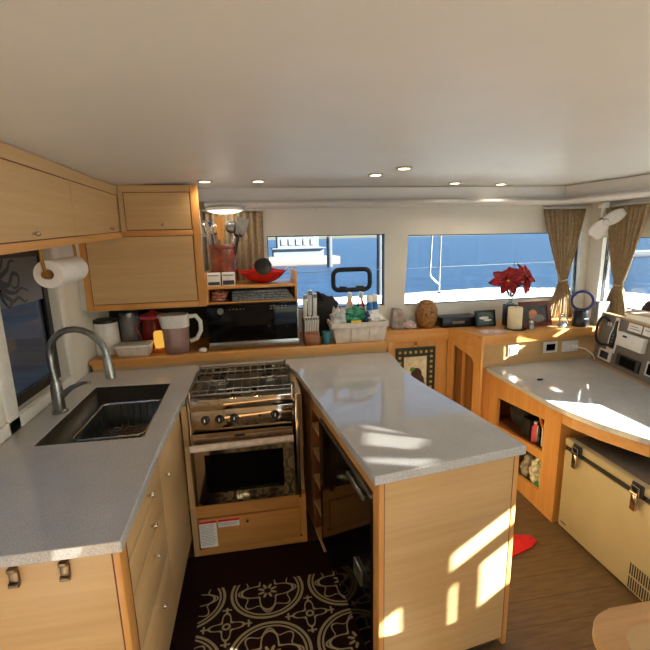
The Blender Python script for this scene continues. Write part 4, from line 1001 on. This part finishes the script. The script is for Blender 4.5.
m_ = MB(); m_.holed([(1.965, .0), (2.715, .0), (2.715, .689), (1.965, .689)], [[(2.10, .385), (2.60, .33), (2.60, .535), (2.10, .585)], [(2.10, .125), (2.60, .075), (2.60, .285), (2.10, .325)]], 0, .022, lambda u, v, w: (1.642+w+(u-1.965)*.012, u, v))
m_.build('face_frame', 'trim_z', nc)
MB().box(1.95, 1.97, 2.0, 2.715, .02, .688).build('back_panel', 'void', nc)
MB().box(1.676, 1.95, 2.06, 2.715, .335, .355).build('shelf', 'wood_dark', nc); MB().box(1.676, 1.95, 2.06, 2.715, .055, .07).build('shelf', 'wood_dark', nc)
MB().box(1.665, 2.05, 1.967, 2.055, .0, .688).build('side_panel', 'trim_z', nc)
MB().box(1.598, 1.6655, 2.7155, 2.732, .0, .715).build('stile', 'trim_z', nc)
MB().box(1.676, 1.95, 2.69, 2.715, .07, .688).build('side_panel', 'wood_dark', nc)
# contents of the pigeonholes
zz = .3555
tag(MB().lump((1.79, 2.50, zz+.09), .08, .10, .09, .15, 31).build('dark_pouch', 'fabric_black', None, (1.79, 2.50, zz)), 'black pouch at the back of the upper pigeonhole', 'pouch')
tag(MB().box(1.70, 1.88, 2.31, 2.39, zz, zz+.13, .01).build('dark_case', 'rubber', None, (1.79, 2.35, zz)), 'dark upright case in the middle of the upper pigeonhole', 'case')
def bott(x, y, z, r, h, m, cm, label, g=None):
    t = thing('bottle', label, 'bottle', (x, y, z), g)
    MB().lathe([(r, 0), (r*1.04, .005), (r*1.04, h*.7), (r*.5, h*.85), (r*.45, h*.9)], (x, y, z), 16).build('body', m, t)
    MB().lathe([(r*.6, 0), (r*.6, h*.1), (0, h*.1)], (x, y, z+h*.9+.0005), 16).build('cap', cm, t)
bott(1.715, 2.265, zz, .022, .14, 'pink', 'white', 'pink bottle with white cap in the upper pigeonhole')
bott(1.735, 2.205, zz, .018, .17, 'white', 'steelb', 'slim white bottle in the upper pigeonhole')
bott(1.70, 2.225, zz, .010, .15, 'steelb', 'black', 'thin silver tube in front of the white bottle')
tag(MB().hexa([(1.69, 2.115, zz), (1.80, 2.115, zz), (1.80, 2.165, zz), (1.69, 2.165, zz), (1.69, 2.13, zz+.15), (1.80, 2.13, zz+.15), (1.80, 2.175, zz+.15), (1.69, 2.175, zz+.15)], .006).build('leather_case', 'tan', None, (1.74, 2.14, zz)), 'tan leather case at the right end of the upper pigeonhole', 'case')
tag(MB().tube([(1.76, 2.19, zz+.002), (1.73, 2.21, zz+.10), (1.71, 2.225, zz+.185)], .008, 8).build('orange_stick', 'orange', None, (1.76, 2.19, zz)), 'orange stick standing behind the tan leather case', 'stick')
zz = .0705
def toweled(y, sz, c, label, sd):
    m = plain('towel_'+str(sd), c, .9, vary=.25, scale=40)
    tag(MB().lump((1.725, y, zz+sz), .055, .036, sz, .18, sd).build('rolled_towel', m, None, (1.735, y, zz)), label, 'towel')
toweled(2.31, .085, (150, 142, 122), 'dull beige rolled towel in the lower pigeonhole', 41)
toweled(2.222, .10, (214, 204, 176), 'cream rolled towel in the lower pigeonhole', 42)
toweled(2.136, .11, (206, 196, 172), 'tall cream rolled towel at the right of the lower pigeonhole', 43)
tag(MB().lump((1.690, 2.165, zz+.03), .018, .04, .03, .15, 44).build('green_cloth', plain('bright_green', (40, 140, 50), .8), None, (1.69, 2.165, zz)), 'bright green cloth at the front of the lower pigeonhole', 'cloth')
tag(MB().lump((1.688, 2.245, zz+.10), .012, .025, .018, .2, 45).build('red_cloth', plain('dull_red', (168, 52, 50), .8), None, (1.69, 2.245, zz+.08)), 'dull red cloth tucked into the lower pigeonhole', 'cloth')
# freezer
fz = thing('freezer', 'cream chest freezer with steel latches below the chart table', 'freezer', (2.0, 1.5, 0))
fx, fy0, fy1 = 1.652, 1.02, 1.935
MB().box(fx, 2.35, fy0, fy1, .015, .487, .012).build('body', 'cream', fz)
MB().box(fx+.006, 2.344, fy0+.006, fy1-.006, .4875, .512).build('gasket', 'rubber', fz)
fl = MB().box(fx-.004, 2.354, fy0, fy1, .5125, .558, .014, 4).build('lid', 'cream', fz)
MB().box(fx+.03, 2.32, fy0+.03, fy1-.03, .5585, .563, .002).build('lid_top', plain('dark_grey_lid', (92, 86, 78), .5), fl)
for y in (1.83, 1.465):
    l = MB().box(fx-.014, fx-.0045, y-.03, y+.03, .50, .56, .004).build('latch', 'rubber', fz)
    MB().box(fx-.03, fx-.0145, y-.014, y+.014, .43, .512, .004).cyl((fx-.024, y-.02, .515), (fx-.024, y+.02, .515), .009, n=12).build('latch_lever', 'steel', l)
    MB().tube([(fx-.022, y-.018, .50), (fx-.024, y-.018, .548), (fx-.024, y+.018, .548), (fx-.022, y+.018, .50)], .004, 8).build('latch_wire', 'chrome', l)
gr = MB().box(fx-.004, fx-.0005, 1.33, 1.462, .025, .17, .001).build('vent_grille', 'cream', fz)
m_ = MB()
for r in range(2):
    for k in range(10): m_.box(fx-.0048, fx-.0042, 1.34+k*.0122, 1.347+k*.0122, .033+r*.07, .093+r*.07)
m_.build('vent_slots', 'black', gr)
MB().box(fx-.001, fx-.0002, 1.87, 1.91, .05, .056).build('badge', 'black', fz)
tag(MB().ell((1.815, 2.395, .7265), .024, .010, .006).box(1.80, 1.812, 2.39, 2.40, .7205, .728, .002).build('pen_drive', 'navy', None, (1.815, 2.395, .72)), 'tiny dark blue object lying on the chart table', 'trinket')

# organiser board leaning on the chart table
OA = Vector((2.49, 2.73, .7215)); oe = Vector((-.205, -.979, 0)).normalized(); onh = Vector((-.979, .205, 0)).normalized()
ln = math.radians(8); ov = Vector((0, 0, 1))*math.cos(ln)-onh*math.sin(ln); on = oe.cross(ov)
if on.x > 0: on = -on
OM = frame_matrix(OA+onh*.0, oe, ov, on)
ogb = thing('organiser_board', 'tilted wood framed grey instrument board on the chart table', 'board', (2.42, 2.4, .7215))
def og(): m = MB(); m.M = OM; return m
og().holed([(0, 0), (.86, .0), (.86, .365), (0, .365)], [[(.012, .012), (.848, .012), (.848, .353), (.012, .353)]], -.05, .008).build('frame', wood('frame_wood', (196, 158, 112), (168, 128, 84), (50, 50, 50)), ogb)
og().box(.0125, .8475, .0125, .3525, -.045, .0).build('board', 'felt', ogb)
def gad(name, label, cat, u0, u1, v0, v1, parts, t0=.0005):
    t = thing(name, label, cat, OM @ Vector(((u0+u1)/2, v0, t0)))
    for nm, m, a, b, c, d, z0, z1, bv_ in parts:
        og().box(u0+a*(u1-u0), u0+b*(u1-u0), v0+c*(v1-v0), v0+d*(v1-v0), t0+z0, t0+z1, bv_).build(nm, m, t)
    return t
gad('square_gauge', 'square white rimmed gauge low on the tilted board', 'gauge', .075, .215, .035, .112, [('bezel', 'white', 0, 1, 0, 1, 0, .012, .004), ('dark_face', 'rubber', .17, .83, .17, .83, .0122, .014, 0)])
gad('mobile_phone', 'black phone in a case mounted low on the tilted board', 'phone', .275, .505, .045, .125, [('case', 'black', 0, 1, 0, 1, 0, .013, .005), ('screen', 'blackg', .2, .86, .12, .88, .0132, .0142, 0)])
gad('white_box', 'wide white plastic box mounted in the middle of the tilted board', 'box', .255, .51, .18, .275, [('shell', 'white', 0, 1, 0, 1, 0, .035, .006), ('logo_plate', 'rubber', .25, .42, .68, .82, .0352, .0358, 0)])
gad('info_card', 'white printed card at the top of the tilted board, left of two', 'card', .30, .43, .292, .345, [('card', 'paper', 0, 1, 0, 1, 0, .002, 0), ('print_lines', 'grey', .1, .75, .6, .68, .0022, .0026, 0), ('print_lines', 'grey', .1, .9, .3, .38, .0022, .0026, 0)])
gad('info_card', 'white printed card at the top of the tilted board, right of two', 'card', .445, .575, .292, .345, [('card', 'paper', 0, 1, 0, 1, 0, .002, 0), ('print_lines', 'grey', .1, .8, .6, .68, .0022, .0026, 0)])
gad('label_tag', 'tiny white tag near the top left corner of the tilted board', 'tag', .085, .125, .285, .305, [('tag', 'paper', 0, 1, 0, 1, 0, .003, 0), ('mark', 'black', .2, .8, .3, .7, .0032, .0036, 0)])
gad('display_screen', 'white edged display at the right end of the tilted board', 'display', .56, .78, .06, .15, [('bezel', 'white', 0, 1, 0, 1, 0, .012, .004), ('screen', 'blackg', .08, .92, .12, .88, .0122, .0132, 0)])
rm = thing('remote_holder', 'white outlined cutout holding a black bottle shaped remote', 'remote', OM @ Vector((.19, .13, 0)))
def bot_outline(s):
    p = [(-.030, 0), (.030, 0), (.032, .06), (.030, .10), (.016, .14), (.014, .195), (.008, .205), (-.008, .205), (-.014, .195), (-.016, .14), (-.030, .10), (-.032, .06)]
    return [(.185+x*s, .232+(y-.10)*(s*.5+.5)) for x, y in p]
og().holed(bot_outline(1.5), [bot_outline(1.0)], .0005, .006).build('white_outline', 'white', rm)
og().holed(bot_outline(.85), [], .0005, .010).build('remote_body', 'black', rm)
for v in (.175, .20, .225): og().box(.175, .195, v, v+.012, .0102, .0115).build('button', 'grey', rm)
cl = thing('coiled_cable', 'black cable hanging in a loop over the left edge of the tilted board', 'cable', OM @ Vector((.02, .2, .02)))
q = arc_path([(.12, .32), (.05, .335), (.01, .29), (.005, .22), (.03, .16), (.09, .14), (.15, .15), (.21, .155)], 8)
og().tube([(a, b, .022) for a, b in q], .009, 8).build('cable_sheath', 'rubber', cl)
# cap on the ledge behind the board
cp = thing('cap', 'brown baseball cap with a pale brim behind the tilted board', 'cap', (2.63, 2.42, 1.09))
def cap_pt(u, v):
    a = 2*PI*u; e = PI/2*v
    return (2.66+.085*math.cos(a)*math.cos(e), 2.40+.10*math.sin(a)*math.cos(e), 1.125+.095*math.sin(e))
MB().grid(cap_pt, 28, 8).build('crown', plain('dark_brown_cloth', (58, 42, 38), .85, vary=.2, scale=60), cp, solid=.004)
def brim_pt(u, v):
    a = PI*(.0+1.0*u); r = .095+.085*v*math.sin(a)
    return (2.66-.02+r*math.cos(a+PI/2)*.98-.0, 2.42+.08*math.cos(a)*0+r*math.sin(a+PI/2)*1.0, 1.122+.02*math.sin(a)-.02*v)
MB().grid(brim_pt, 20, 5).build('brim', plain('pale_brim', (196, 176, 158), .8), cp, solid=.006)

# ------------------------------------------------------------------ curtains
def curtain(name, label, mp, top, tie, bot, zt, ztie, zbot, folds, amp, seed):
    rnd = random.Random(seed); ph = [rnd.uniform(-.5, .5) for _ in range(40)]
    t = thing(name, label, 'curtain', mp((bot[0]+bot[1])/2, zbot, 0), 'tan curtains')
    def fn(u, v):
        z = zbot+(zt-zbot)*v
        if tie:
            if z > ztie: k = ((z-ztie)/(zt-ztie))**.8; a = tie[0]+(top[0]-tie[0])*k; b = tie[1]+(top[1]-tie[1])*k
            else: k = ((ztie-z)/(ztie-zbot))**.7; a = tie[0]+(bot[0]-tie[0])*k; b = tie[1]+(bot[1]-tie[1])*k
            w = (b-a)/(top[1]-top[0])
        else: k = v; a = bot[0]+(top[0]-bot[0])*k; b = bot[1]+(top[1]-bot[1])*k; w = 1
        x = a+(b-a)*u; i = int(u*folds) % 40
        am = amp*(.55+.45*w)*(1+.3*ph[i])
        return mp(x, z, am*math.sin(2*PI*folds*(u+.012*math.sin(5*v+ph[i]))) + amp*.25*math.sin(2*PI*folds*.37*u+seed))
    MB().grid(fn, folds*8, 30).build('cloth', 'curtain', t, solid=.003, ang=80)
    if tie:
        c = (tie[0]+tie[1])/2; w = (tie[1]-tie[0])/2+.008
        pts = [mp(c+w*math.cos(k*PI/10), ztie+.004*math.sin(k*PI/5), (amp*1.25)*math.sin(k*PI/10)) for k in range(20)]
        MB().tube(pts, .009, 8, True).build('tieback', 'curtain', t)
    MB().tube([mp(top[0]-.01, zt+.012, 0), mp((top[0]+top[1])/2, zt+.012, 0), mp(top[1]+.01, zt+.012, 0)], .006, 8).build('curtain_rail', 'white', t)
cf = lambda x, z, o: (x, 3.165-o, z); cr = lambda y, z, o: (2.735-o, y, z)
curtain('curtain', 'straight tan curtain behind the utensil crock', cf, (-.325, .085), None, (-.325, .075), 1.865, 0, .985, 9, .014, 1)
curtain('curtain', 'tan curtain tied back at the right end of the front window', cf, (2.315, 2.70), (2.505, 2.565), (2.41, 2.665), 1.85, 1.275, .965, 9, .016, 2)
curtain('curtain', 'tan curtain tied back behind the white fan blades', cr, (2.63, 3.03), (2.79, 2.85), (2.70, 2.97), 1.85, 1.265, .97, 9, .016, 3)
# two-blade fan on the corner post
fn_ = thing('cabin_fan', 'white two-blade cabin fan on the corner post', 'fan', (2.66, 2.98, 1.75))
FC = Vector((2.60, 2.87, 1.735))
MB().box(2.60, 2.66, 2.90, 2.95, 1.84, 1.885, .006).tube([(2.63, 2.925, 1.85), (2.632, 2.93, 1.79), (2.625, 2.91, 1.75)], .014, 10).build('bracket', 'white', fn_)
MB().lathe([(.03, -.03), (.034, 0), (.03, .03), (.018, .05), (0, .052)], (2.625, 2.90, 1.74), 20, (-.4, -.9, -.1)).build('motor', 'grey', fn_)
for nm, dr_ in (('blade', Vector((-.56, .25, -.79))), ('blade', Vector((.86, -.38, .62)))):
    dr_.normalize(); nn = Vector((-.42, -.9, -.05)).normalized(); sd = dr_.cross(nn).normalized()
    Lb = .135 if dr_.z < 0 else .14
    def bp(u, v, dr_=dr_, sd=sd, nn=nn, Lb=Lb):
        w = (.022+.040*math.sin(PI*min(1, v*.7+.1))) if dr_.z < 0 else (.018+.028*math.sin(PI*min(1, v*.7+.2)))
        if v > .92: w *= .8
        return Vector((2.607, 2.862, 1.735))+dr_*(Lb*v)+sd*(w*(u-.5)*2)+nn*(.015*(u-.5))
    MB().grid(bp, 6, 8).build(nm, 'white', fn_, solid=.005)
MB().lathe([(.022, 0), (.02, .012), (0, .018)], (2.607, 2.864, 1.735), 16, (-.42, -.9, -.05)).build('hub', 'white', fn_)

# ------------------------------------------------------------------ lamps
def downlight(x, y, label, w=4):
    z = cz(x)
    t = thing('ceiling_light', label, 'ceiling light', (x, y, z-.008), 'recessed ceiling lights')
    MB().holed([(x+.045*math.cos(a*PI/14), y+.045*math.sin(a*PI/14)) for a in range(28)], [[(x+.030*math.cos(a*PI/14), y+.030*math.sin(a*PI/14)) for a in range(28)]], z-.008, z-.0005).build('bezel', 'chrome', t)
    MB().lathe([(.0298, 0), (.0298, .004), (0, .004)], (x, y, z-.0055), 20).build('lens', 'lamp', t)
    l = bpy.data.lights.new('downlight', 'SPOT'); l.energy = w; l.color = (1, .86, .68); l.spot_size = math.radians(150); l.spot_blend = .8; l.shadow_soft_size = .03
    o = bpy.data.objects.new('downlight', l); col.objects.link(o); o.location = (x, y, z-.02)
LP = [(-.25, 2.66, 'recessed light next to the corner cabinet'), (.057, 2.71, 'recessed light above the microwave'), (.72, 2.47, 'recessed light above the cleaning basket'),
      (.806, 2.24, 'recessed light nearest the camera above the peninsula'), (1.396, 2.86, 'recessed light above the carved vase'), (1.778, 2.925, 'recessed light above the poinsettias')]
for x, y, lb in LP: downlight(x, y, lb)
dm = thing('dome_lamp', 'glowing oval dome lamp under the rail above the crock', 'lamp', (-.17, 3.10, 1.88))
MB().lathe([(.12, 0), (.125, -.008), (.125, -.02)][::-1], (-.17, 3.06, 1.885), 32).build('rim', 'white', dm)
MB().lathe([(.0, -.022), (.06, -.018), (.10, -.008), (.118, 0)], (-.17, 3.06, 1.8655), 32).build('diffuser', 'dome', dm)
l = bpy.data.lights.new('dome_light', 'POINT'); l.energy = 1.2; l.color = (1, .88, .72); l.shadow_soft_size = .08
o = bpy.data.objects.new('dome_light', l); col.objects.link(o); o.location = (-.17, 3.02, 1.80)

# ------------------------------------------------------------------ saloon table in the foreground
tb = thing('saloon_table', 'round cornered wooden saloon table corner in the right foreground', 'table', (1.3, .3, 0))
def rr_poly(x0, x1, y0, y1, r): return [((x0+x1)/2+a, (y0+y1)/2+b) for a, b in rrect(x1-x0, y1-y0, r, 8)]
MB().prism(rr_poly(.768, 1.75, -.35, .810, .10), .665, .70, .006).build('border', wood('pale_border_wood', (214, 168, 112), (198, 150, 94), (3, 60, 60)), tb)
MB().prism(rr_poly(.825, 1.70, -.30, .752, .07), .7002, .7016).build('inlaid_top', 'panel', tb)
MB().cyl((1.25, .2, .03), (1.25, .2, .665), .05).build('pedestal', 'steelb', tb)
MB().lathe([(.22, 0), (.22, .015), (.08, .03)], (1.25, .2, .001), 28).build('foot', 'steelb', tb)

# ------------------------------------------------------------------ outside
def sea_mat():
    m, nt, out = base('sea_water'); b = pr(nt, out, (20, 56, 104), .4, 0, .4)
    v = mapping(nt, (.5, .9, 1)); n = noise(nt, .8, v, 6, .7); n2 = noise(nt, .03, v, 2)
    bump(nt, b, n.outputs[0], .6, .5)
    r = ramp(nt, n.outputs[0], [(.3, (4, 26, 46)), (.7, (20, 52, 80))]); nt.links.new(r.outputs[0], b.inputs['Base Color'])
    return m
M['sea'] = sea_mat()
tag(MB().add([(-600, -600, -1.2), (900, -600, -1.2), (900, 1200, -1.2), (-600, 1200, -1.2)], [(0, 1, 2, 3)]).build('sea', M['sea']), 'blue rippled water outside the windows', 'sea', kind='stuff')
M['far'] = plain('hazy_white', (92, 98, 108), .8)
M['deck'] = plain('white_deck', (222, 220, 214), .6, vary=.03, scale=8)
dk = MB().prism([(-2.0, 3.34), (4.2, 3.34), (4.0, 4.5), (2.9, 4.95), (1.4, 4.75), (-2.0, 4.55)], .80, 1.0)
tag(dk.build('foredeck', 'deck', None, (1, 4, .8)), 'white foredeck outside the front windows', 'deck')
tag(MB().prism([(2.95, 1.0), (4.2, 1.0), (4.2, 3.33), (2.95, 3.33)], .80, .98).build('side_deck', 'deck', None, (3.5, 2, .8)), 'white side deck outside the starboard window', 'deck')
def stanchion(x, y, z0, h, label):
    t = thing('stanchion', label, 'stanchion', (x, y, z0), 'rail stanchions')
    MB().cyl((x, y, z0), (x, y, z0+h), .011, n=10).build('post', 'steelb', t)
    MB().lathe([(.035, 0), (.035, .01), (.018, .03)], (x, y, z0), 12).build('foot', 'chrome', t)
stanchion(2.097, 4.60, 1.001, .95, 'straight steel stanchion seen through the front window')
bt = thing('bent_stay', 'steel stay bent at its foot beside the stanchion', 'stay', (2.0, 4.60, 1.0))
MB().tube([(2.09, 4.60, 1.12), (2.05, 4.60, 1.15), (1.99, 4.60, 1.21), (1.98, 4.60, 1.26), (2.005, 4.60, 1.95)], .009, 8).build('tube', 'steelb', bt)
MB().tube([(x, 4.62, 1.30+.006*x) for x in (-1.9, 0, 1, 2, 3, 4)], .003, 6).build('lifeline', 'steelb', bt)
for x, y, lb in ((3.9, 1.6, 'steel stanchion on the side deck, aft one'), (3.9, 3.0, 'steel stanchion on the side deck, forward one')): stanchion(x, y, .981, .55, lb)
# far shore
pz = -1.2
tag(MB().box(-25, 9.3, 45.5, 49, pz, pz+.9, .1).build('pier', plain('pier_concrete', (92, 82, 76), .8), None, (-8, 47, pz)), 'pale concrete pier across the water', 'pier')
bd = thing('pier_building', 'white two storey building on the pier', 'building', (6.5, 60, pz))
MB().box(2.8, 9.6, 58, 64, pz, pz+1.5).build('lower_storey', 'far', bd); MB().box(3.4, 9.0, 58.6, 63.5, pz+1.5, pz+3.4).build('upper_storey', 'far', bd)
for k in range(5): MB().box(3.9+k*1.0, 4.5+k*1.0, 58.5, 58.6, pz+2.0, pz+2.8).build('window', 'grey', bd)
MB().box(2.6, 9.8, 57.6, 64.2, pz+1.5, pz+1.62).build('balcony', 'far', bd)
MB().box(3.2, 9.2, 58.3, 63.8, pz+3.4, pz+3.6).build('roof', 'grey', bd)
for x, y, r, h, lb in ((7.5, 42, .28, 2.9, 'grey mooring pile at the pier end'), (4.36, 14.5, .10, 2.9, 'grey mooring pile near the right edge of the galley window')):
    tag(MB().lathe([(r, 0), (r, h), (r*.6, h+.1), (0, h+.12)], (x, y, pz), 14).build('mooring_pile', plain('dark_pile_wood', (52, 52, 56), .8), None, (x, y, pz)), lb, 'pile', 'mooring piles')
qb = thing('pontoon', 'long dark floating pontoon on the water to starboard', 'pontoon', (50, 41, pz))
MB().box(36, 66, 40, 43, pz, pz+.55, .1).build('float', plain('dark_pontoon', (60, 62, 70), .8), qb)
MB().box(36, 66, 40, 43, pz+.551, pz+.62).build('decking', 'far', qb)

# ------------------------------------------------------------------ sun, sky, exposure
sd = Vector((-1, .5, -.53)).normalized()
s = bpy.data.lights.new('sun', 'SUN'); s.energy = 165; s.angle = math.radians(.6); s.color = (1, .95, .86)
so_ = bpy.data.objects.new('sun', s); col.objects.link(so_); so_.rotation_euler = sd.to_track_quat('-Z', 'Y').to_euler(); so_.location = (8, -3, 6)
w = bpy.data.worlds.new('sky'); sc.world = w; w.use_nodes = True; nt = w.node_tree; nt.nodes.clear()
sky = nt.nodes.new('ShaderNodeTexSky'); sky.sky_type = 'NISHITA'; sky.sun_disc = False
sky.sun_elevation = math.atan2(.53, math.hypot(1, .5)); sky.sun_rotation = math.atan2(1, -.5)
bg = nt.nodes.new('ShaderNodeBackground'); bg.inputs[1].default_value = .8
ow = nt.nodes.new('ShaderNodeOutputWorld'); nt.links.new(sky.outputs[0], bg.inputs[0]); nt.links.new(bg.outputs[0], ow.inputs[0])
sc.view_settings.view_transform = 'Standard'; sc.view_settings.look = 'None'; sc.view_settings.gamma = 1; sc.view_settings.use_curve_mapping = False
sc.view_settings.exposure = -0.35
sc.cycles.use_denoising = True; sc.cycles.max_bounces = 10; sc.cycles.diffuse_bounces = 5; sc.cycles.transparent_max_bounces = 16
sc.cycles.sample_clamp_indirect = 8
